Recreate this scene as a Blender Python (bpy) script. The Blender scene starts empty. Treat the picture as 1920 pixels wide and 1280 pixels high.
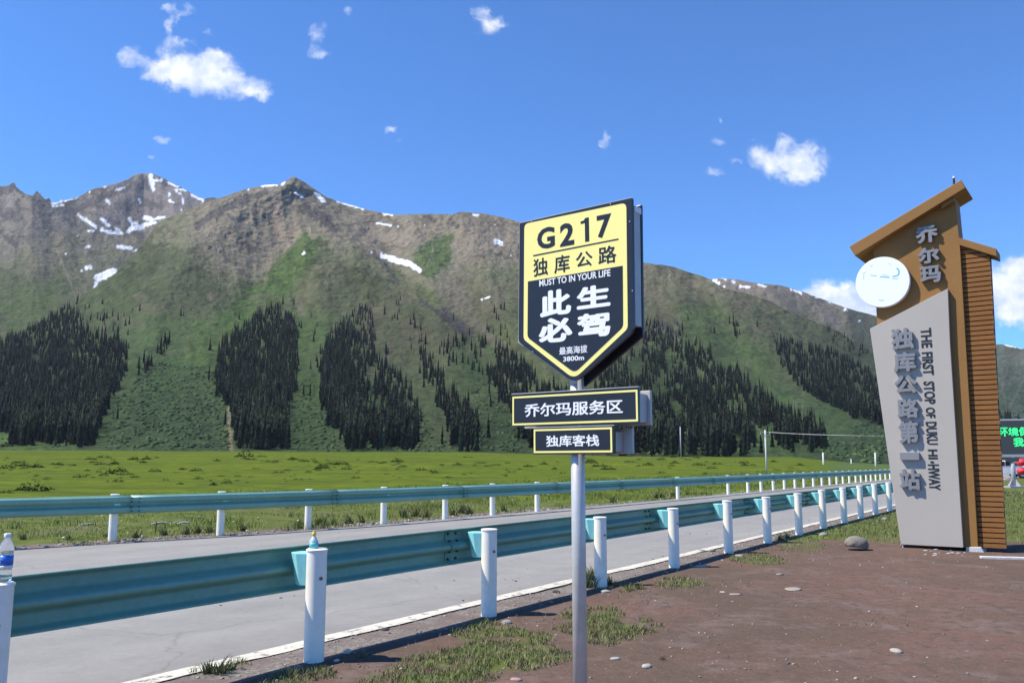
import bpy, math, random
import numpy as np
from mathutils import Vector, Matrix

S = bpy.context.scene
COL = S.collection
rnd = random.Random(7)
RS = np.random.RandomState(11)
R = math.radians

# ------------------------------------------------------------------ camera
FPX, HOR, EYE = 1600.0, 866.0, 1.35            # focal length and horizon row in pixels of a 1920 px wide frame
PITCH = math.atan((HOR - 640) / FPX)
cam_d = bpy.data.cameras.new('camera')
cam = bpy.data.objects.new('camera', cam_d)
COL.objects.link(cam)
cam.location = (0, 0, EYE)
cam.rotation_euler = (R(90) + PITCH, 0, 0)
cam_d.sensor_width = 36.0
cam_d.lens = 36.0 * FPX / 1920.0
cam_d.clip_start = 0.05
cam_d.clip_end = 30000
S.camera = cam

# ------------------------------------------------------------------ sun and sky
SUN = Vector((-1.0, -0.10, 1.40)).normalized()
SUN_EL = math.asin(SUN.z)
SUN_AZ = math.atan2(SUN.x, SUN.y)
sl = bpy.data.lights.new('sun', 'SUN')
sl.energy = 4.8
sl.angle = R(0.53)
sl.color = (1.0, 0.94, 0.83)
so = bpy.data.objects.new('sun', sl)
COL.objects.link(so)
so.rotation_euler = SUN.to_track_quat('Z', 'Y').to_euler()
so.location = SUN * 50

S.view_settings.view_transform = 'Standard'
S.view_settings.look = 'None'
S.view_settings.exposure = 0.55
S.view_settings.gamma = 1.0
S.view_settings.use_curve_mapping = False
S.cycles.max_bounces = 6
S.cycles.transparent_max_bounces = 12


def ray(px, py):
    px = np.asarray(px, float); py = np.asarray(py, float)
    cp, sp = math.cos(PITCH), math.sin(PITCH)
    a = (px - 960) / FPX; b = (640 - py) / FPX
    return np.stack([a + 0 * b, cp - sp * b + 0 * a, sp + cp * b + 0 * a], -1)


def gpt(px, py, z=0.0):
    r = ray(px, py)
    return np.array([0, 0, EYE]) + r * ((z - EYE) / r[..., 2])[..., None]


def dpt(px, py, Y):
    r = ray(px, py)
    return np.array([0, 0, EYE]) + r * (Y / r[..., 1])[..., None]


W = bpy.data.worlds.new('World')
S.world = W
W.use_nodes = True
wn = W.node_tree
wn.nodes.clear()


def wnode(t, **kw):
    n = wn.nodes.new(t)
    for k, v in kw.items():
        setattr(n, k, v)
    return n


sky = wnode('ShaderNodeTexSky', sky_type='NISHITA')
sky.sun_disc = False
sky.sun_elevation = SUN_EL
sky.sun_rotation = SUN_AZ % (2 * math.pi)
sky.altitude = 2300
sky.air_density = 1.0
sky.dust_density = 0.25
sky.ozone_density = 2.0
bg = wnode('ShaderNodeBackground')
bg.inputs['Strength'].default_value = 0.10
tint = wnode('ShaderNodeMix', data_type='RGBA', blend_type='MULTIPLY')
tint.inputs['Factor'].default_value = 1.0
tint.inputs['B'].default_value = (0.53, 1.05, 1.62, 1)
wn.links.new(sky.outputs[0], tint.inputs['A'])
tc = wnode('ShaderNodeTexCoord')
sep = wnode('ShaderNodeSeparateXYZ')
wn.links.new(tc.outputs['Generated'], sep.inputs[0])


def wmath(op, a, b=None, clamp=False):
    n = wnode('ShaderNodeMath', operation=op, use_clamp=clamp)
    for i, v in enumerate((a, b)):
        if v is None:
            continue
        if isinstance(v, (int, float)):
            n.inputs[i].default_value = v
        else:
            wn.links.new(v, n.inputs[i])
    return n.outputs[0]


ymax = wmath('MAXIMUM', sep.outputs[1], 0.02)
U = wmath('DIVIDE', sep.outputs[0], ymax)
V = wmath('DIVIDE', sep.outputs[2], ymax)
uv = wnode('ShaderNodeCombineXYZ')
wn.links.new(U, uv.inputs[0]); wn.links.new(V, uv.inputs[1])


def wnoise(scale, detail=6, rough=0.6, src=None, dist=0.0):
    n = wnode('ShaderNodeTexNoise')
    n.inputs['Scale'].default_value = scale
    n.inputs['Detail'].default_value = detail
    n.inputs['Roughness'].default_value = rough
    n.inputs['Distortion'].default_value = dist
    wn.links.new(src or uv.outputs[0], n.inputs['Vector'])
    return n


wv = wnoise(22, 5, 0.62)
wsub = wnode('ShaderNodeVectorMath', operation='SUBTRACT')
wn.links.new(wv.outputs['Color'], wsub.inputs[0]); wsub.inputs[1].default_value = (.5, .5, .5)
wsc = wnode('ShaderNodeVectorMath', operation='SCALE')
wn.links.new(wsub.outputs[0], wsc.inputs[0]); wsc.inputs['Scale'].default_value = 0.050
wadd = wnode('ShaderNodeVectorMath', operation='ADD')
wn.links.new(uv.outputs[0], wadd.inputs[0]); wn.links.new(wsc.outputs[0], wadd.inputs[1])
# clouds: (px, py, half width, half height, weight)
CL = [(300, 128, 50, 34, 1.15), (350, 140, 62, 42, 1.15), (405, 140, 55, 50, 1.05), (450, 165, 55, 34, .95), (250, 105, 34, 28, .7), (330, 85, 36, 24, .7),
      (490, 183, 32, 18, .7), (410, 105, 30, 18, .8), (322, 45, 14, 34, .62), (310, 15, 18, 12, .55), (345, 20, 20, 12, .45), (385, 60, 16, 9, .5),
      (598, 70, 24, 26, .68), (603, 100, 24, 16, .68), (655, 26, 18, 12, .5), (914, 48, 30, 30, .72), (908, 14, 20, 16, .55), (938, 38, 18, 10, .5),
      (730, 240, 18, 11, .62), (752, 265, 9, 13, .4), (303, 262, 22, 10, .55), (288, 290, 14, 8, .5),
      (1133, 262, 9, 22, .55), (1345, 277, 17, 9, .55), (1338, 324, 24, 12, .58), (1378, 305, 16, 8, .5), (1410, 262, 18, 12, .45), (1350, 226, 8, 6, .4),
      (1440, 300, 42, 36, 1.0), (1485, 305, 36, 30, .9), (1465, 265, 26, 20, .85), (1520, 300, 44, 44, .95), (1500, 330, 44, 20, .75),
      (1545, 545, 48, 34, 1.35), (1590, 570, 80, 38, 1.3), (1640, 580, 90, 40, 1.2), (1880, 540, 52, 58, 1.3), (1930, 560, 60, 60, 1.2), (1895, 590, 60, 30, .9),
      (1910, 495, 40, 24, 1.0), (2050, 480, 120, 60, 1.1), (-160, 260, 90, 40, .9), (2300, 250, 120, 60, 1.0), (-420, 420, 130, 60, 1.0)]
acc = None
for (px, py, hw, hh, w) in CL:
    r = ray(px, py)
    m = wnode('ShaderNodeVectorMath', operation='SUBTRACT')
    wn.links.new(wadd.outputs[0], m.inputs[0]); m.inputs[1].default_value = (r[0] / r[1], r[2] / r[1], 0)
    k = wnode('ShaderNodeVectorMath', operation='MULTIPLY')
    wn.links.new(m.outputs[0], k.inputs[0]); k.inputs[1].default_value = (FPX / hw / 1.35, FPX / hh / 1.35, 0)
    l = wnode('ShaderNodeVectorMath', operation='LENGTH')
    wn.links.new(k.outputs[0], l.inputs[0])
    mr = wnode('ShaderNodeMapRange', interpolation_type='SMOOTHSTEP')
    wn.links.new(l.outputs['Value'], mr.inputs['Value'])
    mr.inputs['From Min'].default_value = 1.0; mr.inputs['From Max'].default_value = 0.0
    mr.inputs['To Min'].default_value = 0.0; mr.inputs['To Max'].default_value = w
    acc = mr.outputs[0] if acc is None else wmath('ADD', acc, mr.outputs[0])
det = wnoise(34, 9, 0.66, dist=0.4)
dd = wmath('MULTIPLY', wmath('SUBTRACT', det.outputs['Fac'], 0.5), 2.1)
dens = wmath('MULTIPLY', wmath('ADD', acc, dd), wmath('MINIMUM', wmath('MULTIPLY', acc, 5.0), 1.0))
mr = wnode('ShaderNodeMapRange', interpolation_type='SMOOTHSTEP')
wn.links.new(dens, mr.inputs['Value'])
mr.inputs['From Min'].default_value = 0.10; mr.inputs['From Max'].default_value = 1.25
mr.inputs['To Max'].default_value = 0.97
alpha = wmath('MULTIPLY', mr.outputs[0], wmath('GREATER_THAN', sep.outputs[1], 0.05))
br = wnode('ShaderNodeMapRange')
wn.links.new(wnoise(30, 5, 0.6).outputs['Fac'], br.inputs['Value'])
br.inputs['From Min'].default_value = 0.36; br.inputs['From Max'].default_value = 0.6
cc = wnode('ShaderNodeMix', data_type='RGBA')
wn.links.new(br.outputs[0], cc.inputs['Factor'])
cc.inputs['A'].default_value = (4.4, 5.3, 7.4, 1); cc.inputs['B'].default_value = (7.7, 7.9, 8.3, 1)
cm = wnode('ShaderNodeMix', data_type='RGBA')
wn.links.new(alpha, cm.inputs['Factor']); wn.links.new(tint.outputs['Result'], cm.inputs['A']); wn.links.new(cc.outputs['Result'], cm.inputs['B'])
wn.links.new(cm.outputs['Result'], bg.inputs['Color'])
wo = wnode('ShaderNodeOutputWorld')
wn.links.new(bg.outputs[0], wo.inputs[0])


# ------------------------------------------------------------------ helpers
def s2l(c):
    c = np.asarray(c, float) / 255.0
    return np.where(c <= .04045, c / 12.92, ((c + .055) / 1.055) ** 2.4)


def mat(name, col, rough=0.7, metal=0.0, noise=None, bump=None, attr=None, spec=0.5, trans=0.0, emit=None, coat=0.0, alpha=1.0):
    """noise = list of (scale, amount, detail) multiplying the colour; bump = list of (scale, strength, distance)"""
    m = bpy.data.materials.new(name); m.use_nodes = True
    t = m.node_tree; n = t.nodes; b = n['Principled BSDF']
    b.inputs['Roughness'].default_value = rough
    b.inputs['Metallic'].default_value = metal
    b.inputs['Specular IOR Level'].default_value = spec
    b.inputs['Transmission Weight'].default_value = trans
    b.inputs['Coat Weight'].default_value = coat
    b.inputs['Alpha'].default_value = alpha
    geo = n.new('ShaderNodeNewGeometry')
    tcn = n.new('ShaderNodeTexCoord')
    P = geo.outputs['Position'] if attr != 'object' else tcn.outputs['Object']
    if attr and attr != 'object':
        a = n.new('ShaderNodeAttribute'); a.attribute_name = attr; cur = a.outputs['Color']
    else:
        rg = n.new('ShaderNodeRGB'); rg.outputs[0].default_value = (*col, 1); cur = rg.outputs[0]
    for (sc, am, dt) in (noise or []):
        nz = n.new('ShaderNodeTexNoise'); nz.inputs['Scale'].default_value = sc; nz.inputs['Detail'].default_value = dt
        nz.inputs['Roughness'].default_value = .65
        t.links.new(P, nz.inputs['Vector'])
        mp = n.new('ShaderNodeMapRange'); t.links.new(nz.outputs['Fac'], mp.inputs['Value'])
        mp.inputs['From Min'].default_value = .3; mp.inputs['From Max'].default_value = .7
        mp.inputs['To Min'].default_value = 1 - am; mp.inputs['To Max'].default_value = 1 + am
        mx = n.new('ShaderNodeVectorMath'); mx.operation = 'SCALE'
        t.links.new(cur, mx.inputs[0]); t.links.new(mp.outputs[0], mx.inputs['Scale'])
        cur = mx.outputs[0]
    t.links.new(cur, b.inputs['Base Color'])
    last = None
    for (sc, st, di) in (bump or []):
        nz = n.new('ShaderNodeTexNoise'); nz.inputs['Scale'].default_value = sc; nz.inputs['Detail'].default_value = 5
        t.links.new(P, nz.inputs['Vector'])
        bp = n.new('ShaderNodeBump'); bp.inputs['Strength'].default_value = st; bp.inputs['Distance'].default_value = di
        t.links.new(nz.outputs['Fac'], bp.inputs['Height'])
        if last: t.links.new(last, bp.inputs['Normal'])
        last = bp.outputs[0]
    if last: t.links.new(last, b.inputs['Normal'])
    if emit:
        b.inputs['Emission Color'].default_value = (*emit[0], 1); b.inputs['Emission Strength'].default_value = emit[1]
    return m


def mk(name, verts, faces, m=None, parent=None, smooth=False, colors=None):
    v = np.asarray(verts, float)
    if parent is not None:
        p = parent
        off = np.zeros(3)
        while p is not None:
            off += np.array(p.location); p = p.parent
        v = v - off
    me = bpy.data.meshes.new(name)
    if isinstance(faces, np.ndarray):
        k = faces.shape[1]
        me.vertices.add(len(v)); me.vertices.foreach_set('co', v.astype(np.float32).ravel())
        me.loops.add(faces.size); me.loops.foreach_set('vertex_index', faces.astype(np.int32).ravel())
        me.polygons.add(len(faces))
        me.polygons.foreach_set('loop_start', np.arange(0, faces.size, k, dtype=np.int32))
        me.polygons.foreach_set('loop_total', np.full(len(faces), k, dtype=np.int32))
        me.update(calc_edges=True)
    else:
        me.from_pydata([tuple(q) for q in v], [], faces)
    if smooth:
        me.polygons.foreach_set('use_smooth', np.ones(len(me.polygons), dtype=bool))
    if colors is not None:
        a = me.color_attributes.new('Col', 'FLOAT_COLOR', 'POINT')
        c = np.ones((len(v), 4), np.float32); c[:, :colors.shape[1]] = colors
        a.data.foreach_set('color', c.ravel())
    if m: me.materials.append(m)
    o = bpy.data.objects.new(name, me)
    COL.objects.link(o)
    if parent is not None: o.parent = parent
    return o


def tag(o, label=None, cat=None, group=None, kind=None):
    if label: o['label'] = label
    if cat: o['category'] = cat
    if group: o['group'] = group
    if kind: o['kind'] = kind
    return o


def thing(name, loc, label, cat, group=None):
    o = bpy.data.objects.new(name, None); COL.objects.link(o)
    o.location = loc; o.empty_display_size = .2
    return tag(o, label, cat, group)


class MB:
    def __init__(s): s.v = []; s.f = []
    def add(s, v, f):
        k = len(s.v); s.v += [tuple(map(float, q)) for q in v]; s.f += [tuple(i + k for i in q) for q in f]; return s
    def box(s, c, ax, ay, az, hx, hy, hz):
        c = np.array(c, float); ax, ay, az = [np.array(a, float) for a in (ax, ay, az)]
        v = [c + sx * hx * ax + sy * hy * ay + sz * hz * az for sz in (-1, 1) for sy in (-1, 1) for sx in (-1, 1)]
        return s.add(v, [(0, 2, 3, 1), (4, 5, 7, 6), (0, 1, 5, 4), (2, 6, 7, 3), (0, 4, 6, 2), (1, 3, 7, 5)])
    def tube(s, a, b, r0, r1=None, n=16, cap=True):
        a = np.array(a, float); b = np.array(b, float); r1 = r0 if r1 is None else r1
        d = b - a; d /= np.linalg.norm(d)
        u = np.cross(d, [0, 0, 1] if abs(d[2]) < .9 else [1, 0, 0]); u /= np.linalg.norm(u); w = np.cross(d, u)
        an = np.arange(n) * 2 * math.pi / n
        v = [a + r0 * (math.cos(t) * u + math.sin(t) * w) for t in an] + [b + r1 * (math.cos(t) * u + math.sin(t) * w) for t in an]
        f = [(i, (i + 1) % n, n + (i + 1) % n, n + i) for i in range(n)]
        if cap: f += [tuple(range(n - 1, -1, -1)), tuple(range(n, 2 * n))]
        return s.add(v, f)
    def lathe(s, base, prof, n=24, axis=None):
        base = np.array(base, float); k = len(prof); v = []
        for (r, z) in prof:
            for i in range(n):
                t = 2 * math.pi * i / n
                v.append(base + np.array([r * math.cos(t), r * math.sin(t), z]))
        f = [(j * n + i, j * n + (i + 1) % n, (j + 1) * n + (i + 1) % n, (j + 1) * n + i) for j in range(k - 1) for i in range(n)]
        f += [tuple(range(n - 1, -1, -1)), tuple(range((k - 1) * n, k * n))]
        return s.add(v, f)
    def prism(s, poly3, d):
        """poly3: front polygon (3d), d: extrusion vector"""
        p = [np.array(q, float) for q in poly3]; d = np.array(d, float); n = len(p)
        v = p + [q + d for q in p]
        f = [tuple(range(n)), tuple(range(2 * n - 1, n - 1, -1))] + [(i, i + n, (i + 1) % n + n, (i + 1) % n) for i in range(n)]
        return s.add(v, f)
    def build(s, name, m, parent=None, smooth=False, bevel=0):
        o = mk(name, s.v, s.f, m, parent)
        if smooth:
            o.data.polygons.foreach_set('use_smooth', [len(p.vertices) == 4 for p in o.data.polygons])
        if bevel:
            b = o.modifiers.new('bevel', 'BEVEL'); b.width = bevel; b.segments = 2; b.limit_method = 'ANGLE'
        return o


class Plane:
    """a vertical plane through p facing n; (s, z) coordinates, o = distance out of it"""
    def __init__(s, p, th):
        s.p = np.array(p, float); s.n = np.array([-math.sin(th), -math.cos(th), 0]); s.t = np.array([math.cos(th), -math.sin(th), 0])
    def sz(s, px, py, o=0.0):
        r = ray(px, py); q = s.p + s.n * o
        k = np.dot(q - np.array([0, 0, EYE]), s.n) / np.dot(r, s.n)
        w = np.array([0, 0, EYE]) + r * k
        return (float(np.dot(w - s.p, s.t)), float(w[2]))
    def pt(s, a, z, o=0.0):
        w = s.p + s.t * a + s.n * o; return np.array([w[0], w[1], z])
    def poly(s, pts, o=0.0):
        return [s.pt(*s.sz(x, y, o), o) for x, y in pts]


_tc = {}
def text_mesh(body, bold=0.0):
    key = (body, bold)
    if key not in _tc:
        c = bpy.data.curves.new('lettering', 'FONT'); c.body = body; c.offset = bold; c.resolution_u = 3
        o = bpy.data.objects.new('lettering', c); COL.objects.link(o)
        bpy.context.view_layer.update()
        me = bpy.data.meshes.new_from_object(o.evaluated_get(bpy.context.evaluated_depsgraph_get()))
        bpy.data.objects.remove(o)
        v = np.zeros(len(me.vertices) * 3); me.vertices.foreach_get('co', v); v = v.reshape(-1, 3)
        _tc[key] = (v, [tuple(p.vertices) for p in me.polygons])
    return _tc[key]


def letters(name, body, pl, bl, tr, o, depth, m, parent, bold=0.0, rot=False):
    """text laid on plane pl so that its box runs from pixel bl to pixel tr"""
    cjk = len(body) if ord(body[0]) > 1000 else 0
    v, f = text_mesh(body, 0.0 if cjk else bold)
    x = v[:, 0]; y = v[:, 1]
    a = (x - x.min()) / (x.max() - x.min()); b = (y - y.min()) / (y.max() - y.min())
    s0, z0 = pl.sz(*bl, o); s1, z1 = pl.sz(*tr, o)
    if rot: a, b = b, 1 - a
    if cjk:
        k = 8; w_ = s1 - s0; h_ = z1 - z0; hx = bold * w_ / cjk; hy = bold * h_; PP = []; FF = []
        for j in range(k + 1):
            t = 2 * math.pi * j / k + .3; ox, oz = (hx * math.cos(t), hy * math.sin(t)) if j < k else (0, 0)
            Q = pl.p + np.outer(s0 + hx + (w_ - 2 * hx) * a + ox, pl.t) + pl.n * (o + .00006 * j * (1 if depth < .01 else 12)); Q[:, 2] = z0 + hy + (h_ - 2 * hy) * b + oz
            PP.append(Q); FF += [tuple(i + j * len(Q) for i in q) for q in f]
        return extr(name, np.vstack(PP), FF, pl.n * -depth, m, parent)
    P = pl.p + np.outer(s0 + (s1 - s0) * a, pl.t) + pl.n * o
    P[:, 2] = z0 + (z1 - z0) * b
    return extr(name, P, f, pl.n * -depth, m, parent)


def extr(name, P, f, d, m, parent):
    n = len(P); F = list(f)
    cnt = {}
    for q in f:
        for i in range(len(q)):
            e = (q[i], q[(i + 1) % len(q)]); k = (min(e), max(e))
            cnt.setdefault(k, []).append(e)
    V = np.vstack([P, P + d])
    for k, es in cnt.items():
        if len(es) == 1: a, b = es[0]; F.append((b, a, a + n, b + n))
    return mk(name, V, F, m, parent)


# value noise for placing and shaping
_T = np.random.RandomState(3).rand(256, 256)
def vn(x, y):
    xi = np.floor(x).astype(int); yi = np.floor(y).astype(int); fx = x - xi; fy = y - yi
    fx = fx * fx * (3 - 2 * fx); fy = fy * fy * (3 - 2 * fy)
    a = _T[xi & 255, yi & 255]; b = _T[(xi + 1) & 255, yi & 255]; c = _T[xi & 255, (yi + 1) & 255]; d = _T[(xi + 1) & 255, (yi + 1) & 255]
    return (a * (1 - fx) + b * fx) * (1 - fy) + (c * (1 - fx) + d * fx) * fy
def fbm(x, y, o=5, g=.5, seed=0):
    s = 0; a = 1; n = 0
    for i in range(o):
        s = s + a * vn(x * 2 ** i + seed * 17.3 + i * 5.1, y * 2 ** i + seed * 9.7 + i * 3.7); n += a; a *= g
    return s / n
def ridged(x, y, o=4, seed=0):
    s = 0; a = 1; n = 0
    for i in range(o):
        s = s + a * (1 - np.abs(2 * vn(x * 2 ** i + seed * 13.1, y * 2 ** i + seed * 7.9) - 1)); n += a; a *= .5
    return s / n
def sm(a, b, x):
    t = np.clip((x - a) / (b - a), 0, 1); return t * t * (3 - 2 * t)
def seg_dist(px, py, pts):
    d = np.full(np.shape(px), 1e9)
    if len(pts) == 1: return np.hypot(px - pts[0][0], py - pts[0][1])
    for (x0, y0), (x1, y1) in zip(pts[:-1], pts[1:]):
        dx, dy = x1 - x0, y1 - y0
        t = np.clip(((px - x0) * dx + (py - y0) * dy) / (dx * dx + dy * dy + 1e-9), 0, 1)
        d = np.minimum(d, np.hypot(px - x0 - t * dx, py - y0 - t * dy))
    return d
def inpoly(px, py, poly):
    c = np.zeros(np.shape(px), bool); n = len(poly)
    for i in range(n):
        x0, y0 = poly[i]; x1, y1 = poly[(i + 1) % n]
        if y0 == y1: continue
        c ^= ((y0 > py) != (y1 > py)) & (px < (x1 - x0) * (py - y0) / (y1 - y0) + x0)
    return c


# ------------------------------------------------------------------ road lines (world metres)
SL = 0.655                                     # the road runs along (SL, 1)
RD = np.array([SL, 1.0]) / math.hypot(SL, 1); RN = np.array([-RD[1], RD[0]])      # along, and across towards the far side
def near_line(Y, off=0.0):
    c = -1.36 + SL * (np.asarray(Y, float) - 6.08)
    return c + off * RN[0] * (1 + SL * SL) ** .5 * (1 + 0) / 1.0 * 1.0 / RN[0] * -1 * 1.0
FAR = np.array([(-40, -4.), (-16, 7.3), (-9.6, 12.6), (-8.3, 13.75), (-6.84, 14.98), (-5.42, 16.3), (-4.13, 17.7), (-2.83, 19.2), (-1.6, 20.85), (-.42, 22.4), (.75, 24.0), (6.08, 31.9), (10.7, 38.9), (17.5, 49.3), (28.8, 66.6), (60, 114.3), (160, 267)])
EDGE = np.array([(-40, -5.6), (-16, 6.1), (-9.6, 11.7), (-7.65, 13.38), (-6.25, 14.98), (-4.68, 16.63), (-3.52, 17.96), (-2.94, 18.7), (0.25, 23.4), (2.33, 26.3), (4.4, 29.4), (8.71, 36.2), (13.37, 43.2), (22.6, 57.4), (29.1, 67.5), (60, 115), (160, 268)])
def signed(x, y, P):
    """distance beyond polyline P (positive on the far side)"""
    d = np.full(np.shape(x), 1e9); s = np.zeros(np.shape(x))
    for a, b in zip(P[:-1], P[1:]):
        e = b - a; L2 = e @ e
        t = np.clip(((x - a[0]) * e[0] + (y - a[1]) * e[1]) / L2, 0, 1)
        q = np.hypot(x - a[0] - t * e[0], y - a[1] - t * e[1])
        cr = np.sign(e[0] * (y - a[1]) - e[1] * (x - a[0]))
        u = q < d; d = np.where(u, q, d); s = np.where(u, cr, s)
    return d * s
def dn(x, y): return (x - (-1.36)) * RN[0] + (y - 6.08) * RN[1]       # distance beyond the near post line
def df(x, y): return signed(x, y, EDGE)

# grass patches standing on the dirt, traced on the ground
GP = [[(905, 1155), (960, 1168), (1005, 1185), (1045, 1205), (1068, 1238), (1030, 1256), (960, 1262), (900, 1280), (880, 1330), (640, 1330), (700, 1285), (720, 1252), (790, 1232), (842, 1205), (875, 1172)],
      [(1060, 1142), (1150, 1146), (1172, 1165), (1190, 1180), (1215, 1185), (1200, 1210), (1150, 1216), (1110, 1203), (1060, 1180)],
      [(1226, 1088), (1270, 1082), (1325, 1092), (1322, 1104), (1265, 1108)],
      [(1356, 1040), (1440, 1036), (1480, 1052), (1450, 1064), (1380, 1056)], [(1452, 1012), (1520, 1006), (1556, 1020), (1540, 1034), (1470, 1032)],
      [(1550, 1002), (1600, 985), (1650, 970), (1700, 962), (1700, 1020), (1640, 1021), (1580, 1010)],
      [(1140, 1092), (1190, 1090), (1218, 1106), (1170, 1112)], [(384, 1246), (436, 1244), (436, 1264), (388, 1266)], [(480, 1270), (560, 1262), (640, 1290), (480, 1300)], [(1455, 995), (1490, 996), (1495, 1010), (1460, 1010)]]
GPW = [[tuple(gpt(x, y)[:2]) for x, y in p] for p in GP]
def patch(x, y):
    g = np.zeros(np.shape(x), bool)
    for p in GPW: g |= inpoly(x, y, p)
    return g
def soft_patch(x, y):
    g = np.zeros(np.shape(x))
    for dx, dy in ((0, 0), (.12, 0), (-.12, 0), (0, .2), (0, -.2)): g = g + patch(x + dx, y + dy)
    return g / 5
def green_side(x, y):
    """0 on the dirt yard, 1 on the grass beyond it (near side of the road)"""
    w = (fbm(x * .5, y * .5, 3, seed=4) - .5) * 2.5
    return sm(-.5, .6, y - (15.0 - .12 * (x - 8)) + w) * (x > 0)
def crest_row(px):
    return np.interp(px, [-400, 0, 900, 1150, 1250, 1480, 1570, 1700, 2300], [850, 847, 851, 857, 858, 858, 866, 874, 874])
def ground_z(x, y):
    r = np.hypot(x, y)
    n = dn(x, y); q = df(x, y)
    z = .02 * (fbm(x * .9, y * .9, 4, seed=2) - .5) * sm(30, 12, r)
    z = z + (n < 0) * (.05 * (fbm(x * .35, y * .35, 3, seed=5) - .5) + .028 * (ridged(x * 1.5, y * 1.5, 3, seed=15) - .5)) * sm(0, -1.2, n)
    inside = sm(.40, .52, n) * sm(.05, -.10, q)
    z = z * (1 - inside) - .035 * inside
    far = sm(0.0, 1.5, q)
    z = z + far * (.35 * (fbm(x * .12, y * .12, 4, seed=6) - .35) * sm(0, 8, q) + .03)
    px = 960 + FPX * x / np.maximum(y, 1)
    cz = EYE + (HOR - crest_row(px)) / FPX * 450 * np.hypot(1, x / np.maximum(y, 1)) ** 0
    z = z + np.where(y > 0, cz, 8) * sm(60, 430, np.where(y > 0, y, r)) * (q > 0) * sm(900, 560, r) * (1 - .0)
    z = z + (q > 0) * sm(60, 140, r) * 1.1 * (fbm(x * .012, y * .02, 4, seed=8) - .5) * sm(430, 330, r)
    return z

# ------------------------------------------------------------------ materials of the setting
M = {}
def ground_material():
    m = bpy.data.materials.new('ground'); m.use_nodes = True
    t = m.node_tree; n = t.nodes; b = n['Principled BSDF']; L = t.links
    b.inputs['Roughness'].default_value = .95; b.inputs['Specular IOR Level'].default_value = .04
    geo = n.new('ShaderNodeNewGeometry'); P = geo.outputs['Position']
    at = n.new('ShaderNodeAttribute'); at.attribute_name = 'Col'
    sp = n.new('ShaderNodeSeparateColor'); L.new(at.outputs['Color'], sp.inputs[0])
    def nz(sc, d=6, r=.65, vec=None):
        q = n.new('ShaderNodeTexNoise'); q.inputs['Scale'].default_value = sc; q.inputs['Detail'].default_value = d; q.inputs['Roughness'].default_value = r
        L.new(vec or P, q.inputs['Vector']); return q.outputs['Fac']
    def ramp(f, a, b_, c0, c1):
        q = n.new('ShaderNodeMapRange'); q.inputs['From Min'].default_value = a; q.inputs['From Max'].default_value = b_; L.new(f, q.inputs['Value'])
        x = n.new('ShaderNodeMix'); x.data_type = 'RGBA'; L.new(q.outputs[0], x.inputs['Factor'])
        for k, c in (('A', c0), ('B', c1)):
            if isinstance(c, tuple): x.inputs[k].default_value = (*c, 1)
            else: L.new(c, x.inputs[k])
        return x.outputs['Result']
    def mathn(op, a, b_):
        q = n.new('ShaderNodeMath'); q.operation = op
        for i, v in enumerate((a, b_)):
            if isinstance(v, (int, float)): q.inputs[i].default_value = v
            else: L.new(v, q.inputs[i])
        return q.outputs[0]
    # dirt: brown with redder patches, fine grit
    dirt = ramp(nz(.35, 4), .42, .60, (.112, .079, .060), (.148, .090, .071))
    dirt = ramp(nz(1.7, 6), .5, .72, dirt, (.170, .128, .112))
    dirt = ramp(nz(45, 3), .60, .72, dirt, (.20, .165, .145))
    dirt = ramp(nz(9, 5), .36, .5, (.100, .074, .060), dirt)
    gravel = ramp(nz(26, 5), .4, .62, (.14, .118, .105), (.27, .245, .22))
    gravel = ramp(nz(3, 4), .4, .6, (.16, .125, .110), gravel)
    # meadow
    mp = n.new('ShaderNodeMapping'); mp.inputs['Scale'].default_value = (.5, 1.4, 1); L.new(P, mp.inputs['Vector'])
    g = ramp(nz(.035, 5, vec=mp.outputs[0]), .38, .62, (.096, .132, .012), (.135, .166, .018))
    g = ramp(nz(.6, 6), .42, .66, g, (.062, .088, .014))
    g = ramp(nz(.09, 8, .75, vec=mp.outputs[0]), .58, .70, g, (.040, .058, .012))
    dk = ramp(nz(.02, 6), .4, .6, (.060, .095, .030), (.085, .120, .038))
    g = ramp(nz(.16, 6, .7, vec=mp.outputs[0]), .50, .66, g, (.056, .080, .016))
    near_g = ramp(nz(2.2, 6), .38, .62, (.070, .094, .020), (.125, .145, .044))
    near_g = ramp(nz(.5, 4), .5, .7, near_g, (.13, .125, .065))
    def dist(f, s, k):
        return mathn('ADD', f, mathn('MULTIPLY', mathn('SUBTRACT', nz(s, 5), .5), k))
    c = ramp(dist(sp.outputs[0], 3.5, 1.3), .36, .62, dirt, near_g)         # R: grass near
    c = ramp(dist(sp.outputs[2], 2.5, 1.0), .35, .70, c, gravel)           # B: gravel
    c = ramp(dist(sp.outputs[1], .08, .5), .30, .75, c, g)                # G: far meadow
    a2 = n.new('ShaderNodeAttribute'); a2.attribute_name = 'Dark'
    c = ramp(dist(a2.outputs['Fac'], .05, .4), .3, .7, c, dk)
    L.new(c, b.inputs['Base Color'])
    b1 = n.new('ShaderNodeBump'); b1.inputs['Strength'].default_value = .7; b1.inputs['Distance'].default_value = .02; L.new(nz(14, 8), b1.inputs['Height'])
    b2 = n.new('ShaderNodeBump'); b2.inputs['Strength'].default_value = .5; b2.inputs['Distance'].default_value = .9; L.new(nz(.25, 7), b2.inputs['Height'])
    L.new(b1.outputs[0], b2.inputs['Normal'])
    mixn = n.new('ShaderNodeMix'); mixn.data_type = 'VECTOR'; L.new(sp.outputs[1], mixn.inputs['Factor']); L.new(b1.outputs[0], mixn.inputs['A']); L.new(b2.outputs[0], mixn.inputs['B'])
    L.new(mixn.outputs['Result'], b.inputs['Normal'])
    return m
M['ground'] = ground_material()

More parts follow.
